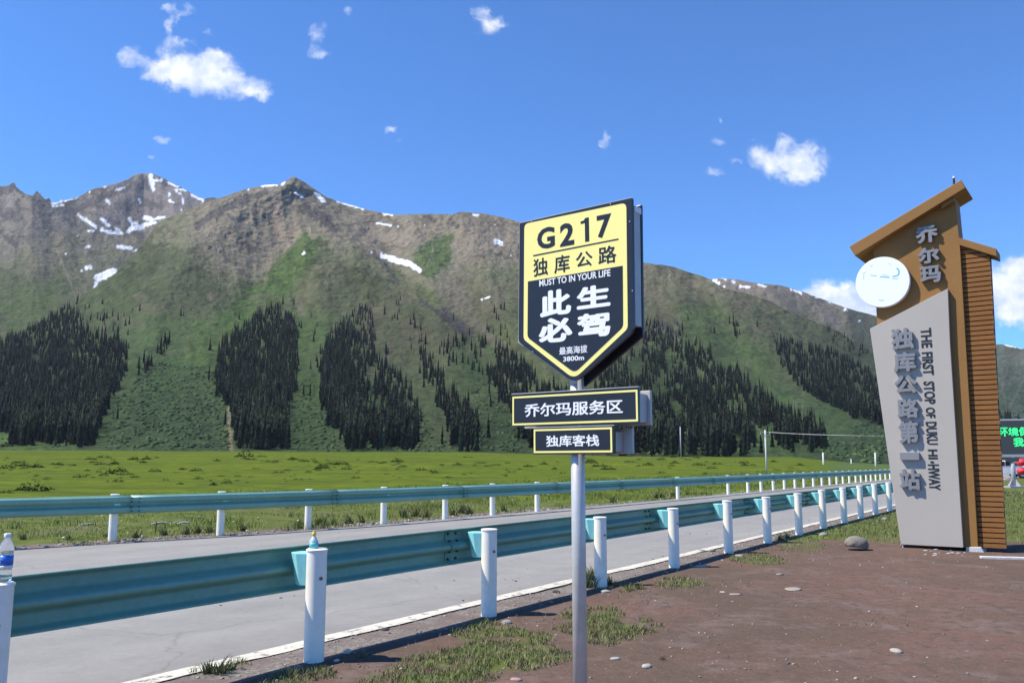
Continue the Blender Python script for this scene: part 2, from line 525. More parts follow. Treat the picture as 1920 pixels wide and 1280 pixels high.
# ------------------------------------------------------------------ ground: one sheet from under the camera to beyond the hills' feet
az_f = np.linspace(R(-42), R(42), 900); az_b = np.linspace(R(42), R(318), 90)[1:-1]
AZ = np.concatenate([az_f, az_b]); rr = np.concatenate([[.05], np.geomspace(1.6, 60, 230), np.geomspace(62, 620, 120), np.geomspace(650, 12000, 24)])
A, RR = np.meshgrid(AZ, rr, indexing='xy')
gx = (RR * np.sin(A)).ravel(); gy = (RR * np.cos(A)).ravel()
gz = ground_z(gx, gy)
gq = df(gx, gy); gn = dn(gx, gy); gr = np.hypot(gx, gy)
cR = np.where(gn < 0, np.maximum(green_side(gx, gy), soft_patch(gx, gy) * .50), 0) ; cR = np.where(gq > 0, sm(.3, 1.2, gq), cR)
cB = np.where(gn > -.12, sm(-.15, .1, gn), 0) * (gq < 0) + (gq > 0) * sm(1.1, .3, gq)
cG = (gq > 0) * sm(16, 42, gr)
gpx = 960 + FPX * gx / np.maximum(gy, 1)
dark = (gq > 0) * (gy > 90) * sm(1480, 1640, gpx - (gy - 300) * .1)
na, nr = len(AZ), len(rr)
ii, jj = np.meshgrid(np.arange(na), np.arange(nr - 1), indexing='xy')
i1 = (ii + 1) % na
fq = np.stack([jj * na + ii, jj * na + i1, (jj + 1) * na + i1, (jj + 1) * na + ii], -1).reshape(-1, 4)[:, ::-1]
ground = mk('ground', np.stack([gx, gy, gz], 1), fq, M['ground'], smooth=True, colors=np.stack([cR, cG, cB], 1).astype(np.float32))
a = ground.data.attributes.new('Dark', 'FLOAT', 'POINT'); a.data.foreach_set('value', dark.astype(np.float32))
tag(ground, kind='structure')

# ------------------------------------------------------------------ road
def asphalt_mat():
    m = mat('asphalt', (.255, .243, .226), rough=.85, spec=.3, noise=[(.25, .09, 4), (2.2, .08, 6), (14, .06, 5), (160, .20, 2)], bump=[(220, .35, .004)])
    t = m.node_tree; n = t.nodes; b = n['Principled BSDF']; src = b.inputs['Base Color'].links[0].from_socket
    g = n.new('ShaderNodeNewGeometry'); mp = n.new('ShaderNodeMapping'); mp.inputs['Rotation'].default_value = (0, 0, -math.atan2(RD[1], RD[0])); t.links.new(g.outputs['Position'], mp.inputs['Vector'])
    m2 = n.new('ShaderNodeMapping'); m2.inputs['Scale'].default_value = (.03, 1.1, 1); t.links.new(mp.outputs[0], m2.inputs['Vector'])
    nz = n.new('ShaderNodeTexNoise'); nz.inputs['Scale'].default_value = 1.0; nz.inputs['Detail'].default_value = 3; t.links.new(m2.outputs[0], nz.inputs['Vector'])
    a = n.new('ShaderNodeMapRange'); t.links.new(nz.outputs['Fac'], a.inputs['Value']); a.inputs['From Min'].default_value = .3; a.inputs['From Max'].default_value = .7; a.inputs['To Min'].default_value = .88; a.inputs['To Max'].default_value = 1.10
    vo = n.new('ShaderNodeTexVoronoi'); vo.feature = 'DISTANCE_TO_EDGE'; vo.inputs['Scale'].default_value = .33
    nd = n.new('ShaderNodeTexNoise'); nd.inputs['Scale'].default_value = 2.0; nd.inputs['Detail'].default_value = 6; t.links.new(g.outputs['Position'], nd.inputs['Vector'])
    ad = n.new('ShaderNodeVectorMath'); ad.operation = 'MULTIPLY_ADD'; ad.inputs[1].default_value = (.5, .5, .5); t.links.new(nd.outputs['Color'], ad.inputs[0]); t.links.new(g.outputs['Position'], ad.inputs[2]); t.links.new(ad.outputs[0], vo.inputs['Vector'])
    c = n.new('ShaderNodeMapRange'); t.links.new(vo.outputs['Distance'], c.inputs['Value']); c.inputs['From Max'].default_value = .006; c.inputs['To Min'].default_value = .80
    mu = n.new('ShaderNodeMath'); mu.operation = 'MULTIPLY'; t.links.new(a.outputs[0], mu.inputs[0]); t.links.new(c.outputs[0], mu.inputs[1])
    sc = n.new('ShaderNodeVectorMath'); sc.operation = 'SCALE'; t.links.new(src, sc.inputs[0]); t.links.new(mu.outputs[0], sc.inputs['Scale']); t.links.new(sc.outputs[0], b.inputs['Base Color'])
    return m
M['asphalt'] = asphalt_mat()
rs = np.concatenate([np.linspace(-20, 60, 161), np.linspace(64, 250, 40)])
c0 = np.array([-1.36, 6.08])
pl_, pr_ = [], []
for s in rs:
    wob = (float(fbm(np.array(s * 1.3), np.array(.5), 4)) - .5) * .10
    a_ = c0 + RD * s + RN * (.40 + wob)
    # the far edge: intersect the line across with EDGE
    best = None
    for w_ in np.linspace(5, 22, 340):
        q = c0 + RD * s + RN * w_
        if signed(np.array(q[0]), np.array(q[1]), EDGE) > 0: best = w_; break
    b_ = c0 + RD * s + RN * ((best or 22) + (float(fbm(np.array(s * 2.3), np.array(7.5), 4)) - .5) * .12)
    pl_.append(a_); pr_.append(b_)
vs = [(*p, .006) for p in pl_] + [(*p, .006) for p in pr_] + [(*p, -.05) for p in pl_] + [(*p, -.05) for p in pr_]
n_ = len(rs)
fs = [(i, i + 1, n_ + i + 1, n_ + i) for i in range(n_ - 1)]
fs += [(2 * n_ + i, 2 * n_ + i + 1, i + 1, i) for i in range(n_ - 1)] + [(n_ + i, n_ + i + 1, 3 * n_ + i + 1, 3 * n_ + i) for i in range(n_ - 1)]
fs = [f[::-1] if False else f for f in fs]
road = tag(mk('road', vs, fs, M['asphalt']), kind='structure')
# worn white line along the near edge
def line_mat():
    m = mat('worn_road_paint', (.56, .52, .44), rough=.85, noise=[(3, .12, 5), (30, .15, 4)])
    t = m.node_tree; n = t.nodes; b = n['Principled BSDF']
    nz = n.new('ShaderNodeTexNoise'); nz.inputs['Scale'].default_value = 7; nz.inputs['Detail'].default_value = 8; nz.inputs['Roughness'].default_value = .75
    g = n.new('ShaderNodeNewGeometry'); t.links.new(g.outputs['Position'], nz.inputs['Vector'])
    r = n.new('ShaderNodeMapRange'); t.links.new(nz.outputs['Fac'], r.inputs['Value']); r.inputs['From Min'].default_value = .36; r.inputs['From Max'].default_value = .45
    t.links.new(r.outputs[0], b.inputs['Alpha'])
    return m
M['line'] = line_mat()
ls = np.arange(-12, 120, .12); lv = []; 
for s in ls:
    w1 = (fbm(np.array(s * .8), np.array(3.3), 4) - .5) * .09; w2 = (fbm(np.array(s * 1.7), np.array(8.3), 5, .7) - .5) * .11
    for w_ in (.38 + w2 + w1 * .5, .545 + w1 * .5):
        p = c0 + RD * s + RN * w_; lv.append((*p, .0105))
tag(mk('road_marking', lv, [(2 * i, 2 * i + 2, 2 * i + 3, 2 * i + 1) for i in range(len(ls) - 1)], M['line']), kind='structure')

# ------------------------------------------------------------------ mountains
SUNF = 1.18
def idw(px, py, pts, p=3.0):
    num = np.zeros(px.shape + (3,)); den = np.zeros(px.shape)
    for (x, y, c) in pts:
        w = 1.0 / (np.hypot(px - x, (py - y) * 1.15) + 6) ** p
        num += w[..., None] * s2l(c); den += w
    return num / den[..., None]
PAL2 = [(560, 360, (108, 102, 96)), (500, 400, (115, 108, 100)), (540, 440, (122, 110, 102)), (450, 400, (112, 106, 98)), (380, 450, (100, 99, 86)), (420, 480, (102, 98, 90)), (300, 480, (92, 98, 76)),
        (350, 540, (86, 90, 70)), (250, 560, (82, 94, 64)), (300, 620, (78, 98, 62)), (380, 560, (86, 92, 72)), (450, 500, (100, 99, 84)), (500, 480, (102, 98, 88)), (560, 470, (94, 112, 66)), (530, 520, (90, 114, 60)),
        (480, 570, (88, 110, 60)), (420, 620, (84, 112, 58)), (380, 660, (72, 98, 56)), (300, 700, (62, 84, 52)), (280, 780, (58, 78, 50)), (350, 800, (58, 78, 52)), (580, 620, (76, 98, 58)), (570, 720, (68, 90, 54)),
        (580, 800, (64, 84, 54)), (640, 440, (98, 96, 86)), (700, 440, (114, 106, 100)), (760, 440, (116, 108, 102)), (620, 500, (86, 88, 70)), (680, 540, (78, 84, 60)), (740, 600, (78, 84, 62)), (810, 480, (88, 112, 64)),
        (790, 540, (92, 102, 72)), (850, 430, (114, 106, 94)), (900, 450, (114, 104, 96)), (950, 440, (114, 104, 98)), (850, 520, (106, 101, 90)), (900, 560, (100, 98, 80)), (930, 520, (95, 98, 78)), (900, 680, (68, 88, 54)),
        (960, 640, (94, 102, 70)), (1020, 700, (92, 100, 70)), (780, 620, (82, 86, 66)), (1220, 520, (98, 94, 82)), (1260, 560, (92, 95, 74)), (1330, 590, (84, 96, 64)), (1300, 640, (78, 92, 60)), (1400, 600, (88, 96, 70)),
        (1400, 680, (74, 92, 56)), (1450, 780, (72, 96, 60)), (1500, 640, (86, 92, 70)), (1600, 840, (60, 78, 52)), (1560, 810, (68, 88, 56)), (1400, 560, (99, 98, 82)), (1600, 680, (74, 84, 64)), (1350, 540, (100, 98, 86)),
        (700, 800, (58, 78, 50)), (950, 800, (52, 70, 46)), (1300, 800, (54, 72, 46)), (30, 700, (50, 66, 42)), (0, 830, (80, 104, 56)), (1250, 700, (60, 78, 50)), (-300, 750, (64, 86, 54)), (2000, 800, (56, 74, 54))]
PAL1 = [(20, 370, (112, 106, 106)), (60, 420, (104, 98, 96)), (0, 450, (102, 98, 94)), (120, 400, (104, 100, 98)), (200, 370, (118, 108, 104)), (270, 350, (110, 104, 108)), (330, 380, (108, 102, 106)), (230, 400, (104, 98, 104)),
        (270, 410, (108, 100, 100)), (180, 450, (104, 98, 90)), (250, 460, (100, 96, 84)), (100, 480, (100, 96, 84)), (60, 520, (92, 94, 76)), (160, 500, (92, 96, 76)), (30, 560, (84, 100, 62)), (90, 560, (90, 106, 64)),
        (130, 540, (86, 98, 66)), (0, 600, (76, 94, 56)), (200, 480, (96, 96, 78)), (350, 430, (100, 96, 86)), (-200, 450, (104, 98, 94)), (-200, 700, (66, 86, 54))]
PAL3 = [(1350, 525, (124, 114, 108)), (1400, 540, (122, 112, 106)), (1450, 545, (116, 108, 102)), (1500, 570, (108, 104, 98)), (1540, 580, (118, 112, 106)), (1560, 600, (122, 116, 110)), (1500, 600, (94, 98, 78)), (1600, 610, (98, 100, 82)),
        (1620, 650, (88, 94, 74)), (1560, 640, (84, 92, 66)), (1880, 665, (100, 108, 94)), (1900, 700, (78, 90, 78)), (1890, 750, (66, 82, 64)), (1910, 660, (104, 108, 98)), (1700, 700, (78, 86, 68)), (2200, 700, (78, 90, 74))]
SNOW1 = [(2, [(97, 382), (145, 371)]), (2, [(100, 387), (118, 384)]), (4, [(283, 328), (284, 340), (287, 355)]), (3, [(287, 338), (302, 338)]), (1.6, [(317, 343), (333, 350)]), (2, [(328, 355), (348, 356)]), (2, [(330, 357), (340, 365)]), (1.8, [(360, 365), (368, 370)]),
         (4, [(372, 369), (380, 376)]), (2.5, [(200, 375), (205, 380)]), (1.6, [(260, 372), (263, 380)]), (1.6, [(301, 363), (303, 364)]), (1.6, [(318, 376), (326, 380)]), (1.5, [(342, 371), (343, 382)]), (1.6, [(318, 362), (316, 368)]), (3, [(147, 403), (165, 415), (180, 426)]), (3.6, [(191, 411), (203, 422)]),
         (2, [(163, 432), (175, 433)]), (3, [(189, 430), (200, 434)]), (3, [(203, 435), (227, 437)]), (2, [(217, 428), (223, 432)]), (4.5, [(240, 433), (250, 427), (267, 427)]), (3, [(243, 411), (247, 416)]), (3, [(249, 419), (257, 418)]),
         (5, [(271, 408), (284, 412)]), (3.5, [(269, 422), (290, 417)]), (3, [(287, 411), (308, 407)]), (1.8, [(143, 442)]), (2, [(162, 462), (170, 462)]), (3.6, [(220, 462), (245, 465)]), (1.4, [(249, 471), (257, 469)]), (2, [(123, 475)]),
         (4, [(162, 502), (170, 500)]), (3, [(153, 507)]), (8, [(184, 521), (200, 514), (213, 510)]), (3, [(178, 538), (181, 526)]), (2, [(196, 350), (198, 349)]), (1.5, [(168, 359)]), (2, [(218, 356), (234, 352)]), (1.5, [(314, 391)]), (1.6, [(341, 393)])]
SNOW2 = [(2.4, [(492, 348), (518, 347)]), (2, [(528, 346), (533, 343)]), (2.6, [(554, 362), (567, 369)]), (4, [(592, 363), (600, 370), (607, 377)]), (1.6, [(465, 356)]), (3, [(569, 475)]), (2.4, [(633, 377), (655, 384), (680, 391)]), (1.5, [(720, 402), (735, 403)]), (1.4, [(705, 418), (733, 423)]),
         (1.5, [(746, 425)]), (1.7, [(887, 403), (896, 403)]), (5.5, [(931, 453), (938, 456)]), (2.2, [(958, 478)]), (5, [(716, 479), (733, 486)]), (6, [(733, 485), (767, 494)]), (5.5, [(767, 494), (787, 507)]), (2, [(697, 473)]), (2, [(905, 561), (917, 557)]), (1.4, [(796, 422)]), (1.4, [(928, 421)])]
SNOW3 = [(4, [(1339, 526), (1347, 530)]), (1.5, [(1354, 522), (1360, 522)]), (1.7, [(1372, 527), (1378, 529)]), (2, [(1357, 537)]), (2, [(1388, 537), (1406, 538)]), (2, [(1424, 534), (1436, 537)]), (1.6, [(1482, 541), (1503, 550)]), (2, [(1513, 547), (1523, 553)]), (1.5, [(1530, 557), (1537, 560)]),
         (1.6, [(1546, 560), (1559, 566)]), (2, [(1584, 580), (1590, 583)]), (1.5, [(1612, 602)]), (2.2, [(1884, 646), (1915, 651)]), (1.4, [(1411, 549)])]
ROCK1 = [(9, [(-20, 360), (30, 352)]), (7, [(28, 350), (45, 362)]), (8, [(60, 372), (78, 385)]), (9, [(0, 398), (12, 405), (22, 402)]), (10, [(112, 392), (135, 400)]), (7, [(150, 390), (190, 372), (235, 352)]), (8, [(215, 385), (240, 392)]), (9, [(245, 340), (258, 352)]), (7, [(275, 380), (300, 385)]), (7, [(85, 420), (100, 432)]),
         (6, [(0, 435), (20, 452)]), (6, [(388, 370), (402, 374)]), (5, [(300, 335), (312, 345)]), (6, [(120, 410), (140, 422)]), (8, [(265, 330), (276, 350)])]
ROCK2 = [(7, [(372, 425), (400, 402), (432, 388)]), (10, [(435, 385), (460, 375)]), (6, [(465, 372), (500, 360)]), (4, [(545, 356), (566, 378)]), (11, [(574, 388), (598, 405)]), (8, [(600, 408), (628, 432)]), (5, [(790, 565), (840, 600)]),
         (10, [(835, 590), (878, 622)]), (5, [(850, 420), (858, 426)]), (4, [(428, 402), (440, 410)]), (5, [(460, 455), (468, 462)]), (5, [(795, 405), (815, 412)]), (3, [(850, 400), (865, 396)]), (6, [(1235, 605), (1275, 630)]), (4, [(1265, 600), (1275, 612)]), (4, [(700, 473), (725, 500), (745, 530)])]
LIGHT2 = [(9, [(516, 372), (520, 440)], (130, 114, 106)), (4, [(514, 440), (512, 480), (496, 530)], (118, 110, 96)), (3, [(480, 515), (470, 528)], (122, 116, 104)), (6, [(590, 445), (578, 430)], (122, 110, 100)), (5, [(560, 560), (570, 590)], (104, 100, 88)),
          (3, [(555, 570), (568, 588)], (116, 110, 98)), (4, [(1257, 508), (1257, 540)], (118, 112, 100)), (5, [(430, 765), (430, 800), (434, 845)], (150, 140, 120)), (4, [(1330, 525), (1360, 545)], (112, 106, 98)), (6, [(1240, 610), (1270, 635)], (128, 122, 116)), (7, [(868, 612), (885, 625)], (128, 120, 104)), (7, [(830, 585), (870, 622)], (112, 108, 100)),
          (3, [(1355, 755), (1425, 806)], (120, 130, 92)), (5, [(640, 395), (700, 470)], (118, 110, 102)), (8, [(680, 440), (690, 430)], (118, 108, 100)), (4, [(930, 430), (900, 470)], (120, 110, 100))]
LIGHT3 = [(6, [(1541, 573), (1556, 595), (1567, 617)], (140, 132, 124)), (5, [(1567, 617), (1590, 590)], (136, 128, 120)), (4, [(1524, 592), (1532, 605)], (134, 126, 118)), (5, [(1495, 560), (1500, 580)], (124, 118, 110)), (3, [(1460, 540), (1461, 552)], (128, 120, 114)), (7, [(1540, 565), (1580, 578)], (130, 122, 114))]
SPUR2 = [(.050, 48, [(550, 335), (500, 372), (440, 400), (360, 460), (300, 560), (250, 700)]), (.045, 42, [(552, 335), (600, 400), (660, 470), (740, 560), (860, 650), (900, 760)]), (.045, 46, [(552, 340), (560, 430), (600, 560), (640, 700)]),
         (.045, 44, [(865, 398), (900, 470), (930, 560), (1000, 660), (1080, 760)]), (.035, 38, [(800, 402), (780, 450), (820, 560), (850, 700)]), (.05, 50, [(1240, 496), (1280, 580), (1340, 690), (1440, 800)]), (.045, 44, [(1340, 530), (1400, 600), (1480, 690), (1600, 790)]), (.04, 46, [(1100, 470), (1120, 560), (1180, 660), (1260, 800)])]
GUL2 = [(.030, 30, [(500, 480), (470, 560), (430, 640), (420, 760)]), (.04, 26, [(700, 440), (735, 490), (800, 560), (900, 640)]), (.03, 26, [(1160, 560), (1220, 700), (1300, 840)]), (.03, 24, [(1300, 530), (1370, 640), (1460, 760)])]
SPUR1 = [(.04, 30, [(270, 326), (240, 370), (200, 410)]), (.04, 28, [(285, 328), (320, 380), (350, 430)]), (.012, 60, [(-20, 360), (50, 440), (150, 520)]), (.02, 40, [(75, 366), (110, 400), (150, 440)]), (.03, 24, [(190, 352), (180, 400)])]
SPUR3 = [(.04, 26, [(1440, 535), (1480, 590), (1500, 640)]), (.04, 22, [(1520, 552), (1550, 600)]), (.04, 24, [(1585, 578), (1600, 640)])]

ZONE2 = [([(345, 395), (470, 350), (550, 330), (640, 378), (740, 402), (975, 415), (985, 480), (940, 500), (900, 470), (850, 520), (900, 600), (980, 690), (930, 650), (850, 590), (790, 530), (740, 500), (700, 490), (640, 455), (600, 440), (560, 430), (520, 500), (480, 530), (420, 500), (380, 490), (350, 500), (370, 450)], (112, 105, 98), .62),
         ([(575, 425), (604, 445), (585, 500), (550, 560), (500, 610), (440, 655), (350, 690), (340, 650), (400, 610), (440, 570), (490, 530), (520, 490)], (84, 106, 60), .80),
         ([(800, 452), (850, 438), (846, 490), (812, 522), (770, 500), (775, 480)], (84, 106, 62), .75),
         ([(225, 500), (300, 470), (370, 470), (420, 505), (480, 535), (440, 565), (380, 600), (300, 590), (240, 560)], (84, 92, 68), .6),
         ([(560, 560), (600, 540), (680, 560), (760, 590), (840, 640), (800, 660), (720, 640), (640, 590), (590, 600)], (92, 96, 74), .55),
         ([(640, 450), (720, 490), (790, 545), (870, 625), (960, 700), (1050, 750), (1040, 765), (940, 710), (850, 640), (770, 560), (700, 500)], (96, 102, 74), .6),
         ([(1200, 495), (1330, 525), (1400, 560), (1330, 560), (1260, 570), (1230, 640), (1190, 600)], (94, 96, 78), .5),
         ([(1270, 570), (1340, 570), (1460, 740), (1560, 810), (1500, 800), (1400, 730), (1310, 650)], (80, 98, 62), .7)]
class Hill:
    def __init__(s, sil, B, Dr, ybase, spurs, guls, seed, amp=1.0, jag=0.0):
        s.sil = np.array(sil, float); s.B = B; s.Dr = Dr; s.yb = ybase; s.sp = spurs; s.gu = guls; s.seed = seed; s.amp = amp; s.jag = jag
    def top(s, px):
        y = np.interp(px, s.sil[:, 0], s.sil[:, 1])
        return y + (fbm(px / 22, px * 0 + s.seed, 4, .6) - .5) * 4 + s.jagf(px)
    def jagf(s, px):
        return 0 if not s.jag else -s.jag * np.maximum(0, ridged(px / 12, px * 0 + 2.2, 3) - .56) * 17 * sm(220, 90, px)
    def depth(s, px, py):
        yt = 0; yb = s.yb
        for k_, w_ in ((-150, .5), (-100, 1), (-50, 1.5), (0, 1.5), (50, 1.5), (100, 1), (150, .5)): yt = yt + w_ / 7.5 * np.interp(px + k_, s.sil[:, 0], s.sil[:, 1])
        t = np.clip((yb - py) / (yb - yt), 0, 1.12)
        B = np.interp(px, [p[0] for p in s.B], [p[1] for p in s.B]); D = np.interp(px, [p[0] for p in s.Dr], [p[1] for p in s.Dr])
        d = B + (D - B) * t ** .9
        r = 0
        for a, w, pts in s.sp: r = r - .62 * a * np.exp(-(seg_dist(px, py, pts) / w) ** 1.5)
        for a, w, pts in s.gu: r = r + .62 * a * np.exp(-(seg_dist(px, py, pts) / w) ** 1.5)
        wx = (fbm(px / 90, py / 90, 3, seed=s.seed + 3) - .5) * 70
        r = r - .020 * (ridged((px + wx) / 105, (py - px * .15) / 170, 4, seed=s.seed) - .55)
        r = r - .007 * (ridged((px + wx * .4) / 30, (py - px * .3) / 36, 3, seed=s.seed + 5) - .5)
        r = r - .006 * (fbm(px / 9, py / 9, 5, .6, seed=s.seed + 7) - .5)
        env = sm(0, .12, t)
        return d * (1 + r * s.amp * env)
    def pt(s, px, py):
        Y = s.depth(px, py); r = ray(px, py)
        return np.array([0, 0, EYE]) + r * (Y / r[..., 1])[..., None]
    def mesh(s, name, x0, x1, step, rows, m, pal, snow, rock, light, label=None, zones=()):
        px = np.arange(x0, x1 + step, step); k = np.linspace(0, 1, rows)
        yt = s.top(px); PX = np.repeat(px[None], rows, 0); PY = yt[None] + (s.yb - yt)[None] * k[:, None]
        P = s.pt(PX, PY)
        col = idw(PX + (fbm(PX / 25, PY / 25, 4, seed=21) - .5) * 60, PY + (fbm(PX / 25, PY / 25, 4, seed=31) - .5) * 60, pal)
        for zp, zc, zs in zones:
            q_ = np.array(zp); a0 = max(0, int((q_[:, 0].min() - 40 - px[0]) / step)); a1 = max(0, int((q_[:, 0].max() + 40 - px[0]) / step) + 1)
            if a1 <= a0: continue
            sx = PX[:, a0:a1]; sy = PY[:, a0:a1]
            ed = seg_dist(sx, sy, list(zp) + [zp[0]]) * np.where(inpoly(sx, sy, zp), 1, -1) + (fbm(sx / 14, sy / 14, 5, .65, seed=66) - .5) * 26
            a = sm(-5, 7, ed)[..., None] * zs
            col[:, a0:a1] = col[:, a0:a1] * (1 - a) + s2l(zc) * a
        grn = col[..., 1] > col[..., 0] * 1.06
        grain = fbm(PX / 5, PY / 6, 4, .7, seed=s.seed + 11)
        streak = fbm((PX + PY * .8) / 7, (PY - PX * .3) / 16, 4, .6, seed=s.seed + 12)
        col = col * (1 + (grain - .5) * .40 + (streak - .5) * .40)[..., None]
        sparse = sm(.54, .64, fbm(PX / 16, PY / 10, 5, .65, seed=s.seed + 14))
        col = np.where(grn[..., None], col * (1 - .28 * sparse[..., None]), col)
        brn = s2l((112, 102, 92)); b2 = sm(.56, .68, fbm(PX / 34, PY / 26, 5, .6, seed=s.seed + 17)) * .35 * sm(760, 560, PY)
        col = col * (1 - b2[..., None]) + brn * b2[..., None]
        wob = (fbm(PX / 4, PY / 4, 4, .6, seed=41) - .5)
        up = sm(620, 470, PY + (fbm(PX / 60, PY / 60, 3, seed=23) - .5) * 120)
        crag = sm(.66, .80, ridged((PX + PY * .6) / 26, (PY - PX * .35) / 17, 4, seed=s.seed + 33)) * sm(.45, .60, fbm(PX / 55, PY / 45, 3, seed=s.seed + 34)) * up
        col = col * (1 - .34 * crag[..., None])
        rc = np.random.RandomState(100 + s.seed)
        for _ in range(60):                       # thin scree chutes running down the fall line
            cx = rc.uniform(px[0], px[-1]); j = int(np.clip((cx - px[0]) / step, 0, len(px) - 1)); y0 = yt[j] + rc.uniform(4, 90); sl_ = rc.uniform(-.7, .7); L = rc.uniform(30, 130)
            pts = [(cx, y0), (cx + sl_ * L * .4 + rc.uniform(-5, 5), y0 + L * .45), (cx + sl_ * L + rc.uniform(-8, 8), y0 + L)]
            a0 = max(0, int((min(q[0] for q in pts) - 12 - px[0]) / step)); a1 = int((max(q[0] for q in pts) + 12 - px[0]) / step) + 1
            if a1 <= a0: continue
            sx = PX[:, a0:a1]; sy = PY[:, a0:a1]; wd = rc.uniform(1.2, 3.2)
            a = sm(1.3, .2, seg_dist(sx, sy, pts) / wd + wob[:, a0:a1] * 2.2) * rc.uniform(.2, .55); dark_ = rc.rand() < .4
            col[:, a0:a1] = col[:, a0:a1] * (1 - a[..., None] * (.55 if dark_ else 1)) + (0 if dark_ else s2l((128, 120, 108)) * a[..., None])
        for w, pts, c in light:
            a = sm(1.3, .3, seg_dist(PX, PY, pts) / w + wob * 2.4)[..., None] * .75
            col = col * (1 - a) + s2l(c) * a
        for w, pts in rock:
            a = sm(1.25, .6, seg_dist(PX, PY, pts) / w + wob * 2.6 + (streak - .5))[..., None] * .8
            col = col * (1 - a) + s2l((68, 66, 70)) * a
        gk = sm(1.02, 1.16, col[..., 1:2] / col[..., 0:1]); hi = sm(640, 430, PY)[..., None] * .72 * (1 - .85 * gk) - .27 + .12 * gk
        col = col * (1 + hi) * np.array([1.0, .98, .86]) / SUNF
        for w, pts in snow:
            a = sm(.9, -.5, seg_dist(PX, PY, pts) + wob * 7.0 - w * .85)[..., None]
            col = col * (1 - a) + np.array([.74, .76, .80]) * a
        # the far side of the ridge falls away behind
        tb = P[0].copy(); Vv = [P.reshape(-1, 3)]; Cc = [col.reshape(-1, 3)]
        for q, fall in ((60, 30), (300, 220), (900, None)):
            w = tb.copy(); w[:, 1] += q; w[:, 0] += q * (px - 960) / FPX
            w[:, 2] = np.maximum(w[:, 2] - fall, -20) if fall else -20
            Vv.append(w); Cc.append(col[0])
        n = len(px); R_ = rows
        i, j = np.meshgrid(np.arange(n - 1), np.arange(R_ - 1), indexing='xy')
        F = [np.stack([j * n + i, j * n + i + 1, (j + 1) * n + i + 1, (j + 1) * n + i], -1).reshape(-1, 4)[:, ::-1]]
        i = np.arange(n - 1); prev = i * 1
        for b in range(3):
            cur = R_ * n + b * n + i
            F.append(np.stack([prev, prev + 1, cur + 1, cur], -1)); prev = cur
        o = mk(name, np.vstack(Vv), np.vstack(F), m, smooth=True, colors=np.vstack(Cc).astype(np.float32))
        tag(o, kind='structure')
        if label: o['label'] = label
        return o

def hill_mat():
    return mat('mountain_slope', None, rough=.95, spec=.1, attr='Col', noise=[(.10, .22, 8), (.02, .12, 4)], bump=[(.05, 1.0, 12.0), (.3, .9, 3.0)])
M['hill'] = hill_mat()
SIL2 = [(-900, 700), (-500, 560), (-250, 690), (0, 640), (60, 612), (115, 580), (163, 547), (190, 531), (217, 512), (257, 470), (300, 415), (340, 397), (403, 374), (440, 362), (470, 353), (495, 347), (525, 345), (540, 335), (551, 330), (562, 336), (575, 344), (605, 366), (640, 380), (700, 396), (740, 403), (790, 401), (850, 401),
        (865, 396), (900, 400), (940, 407), (975, 417), (1050, 442), (1200, 493), (1240, 495), (1275, 503), (1328, 523), (1360, 540), (1393, 548), (1442, 563), (1475, 582), (1531, 605), (1574, 622), (1606, 645), (1639, 658), (1700, 692), (1800, 742), (1920, 790), (2100, 820), (2600, 700)]
SIL1 = [(-900, 420), (-300, 380), (-100, 335), (0, 350), (28, 349), (43, 361), (60, 368), (70, 364), (80, 369), (97, 381), (145, 371), (167, 358), (190, 350), (215, 345), (240, 337), (250, 328), (262, 325), (280, 324), (295, 330), (310, 335), (340, 352), (360, 363), (375, 371), (388, 372), (400, 370), (430, 380), (520, 430), (700, 520)]
SIL3 = [(1250, 560), (1328, 525), (1345, 521), (1380, 524), (1420, 531), (1460, 534), (1500, 545), (1540, 560), (1580, 575), (1640, 591), (1700, 610), (1780, 640), (1850, 646), (1885, 645), (1920, 655), (2000, 670), (2200, 600), (2600, 560)]
H2 = Hill(SIL2, [(-900, 480), (3000, 480)], [(-900, 1500), (0, 1500), (200, 1750), (550, 2300), (900, 2200), (1240, 2050), (1640, 1700), (2000, 1500), (2600, 1900)], 880, SPUR2, GUL2, 1)
H1 = Hill(SIL1, [(-900, 1500), (3000, 1500)], [(-900, 3300), (60, 3300), (270, 4200), (700, 4000)], 700, SPUR1, [], 2, amp=.8, jag=1.0)
H3 = Hill(SIL3, [(-900, 1300), (3000, 1300)], [(1200, 3000), (2600, 3800)], 870, SPUR3, [], 3, amp=.8)
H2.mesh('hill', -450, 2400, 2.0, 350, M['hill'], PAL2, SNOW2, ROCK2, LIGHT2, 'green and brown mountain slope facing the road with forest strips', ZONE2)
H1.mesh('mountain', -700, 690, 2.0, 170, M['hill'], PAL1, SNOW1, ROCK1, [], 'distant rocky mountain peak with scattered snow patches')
H3.mesh('mountain', 1260, 2600, 2.4, 150, M['hill'], PAL3, SNOW3, [], LIGHT3, 'distant brown ridge with thin snow strips at right')

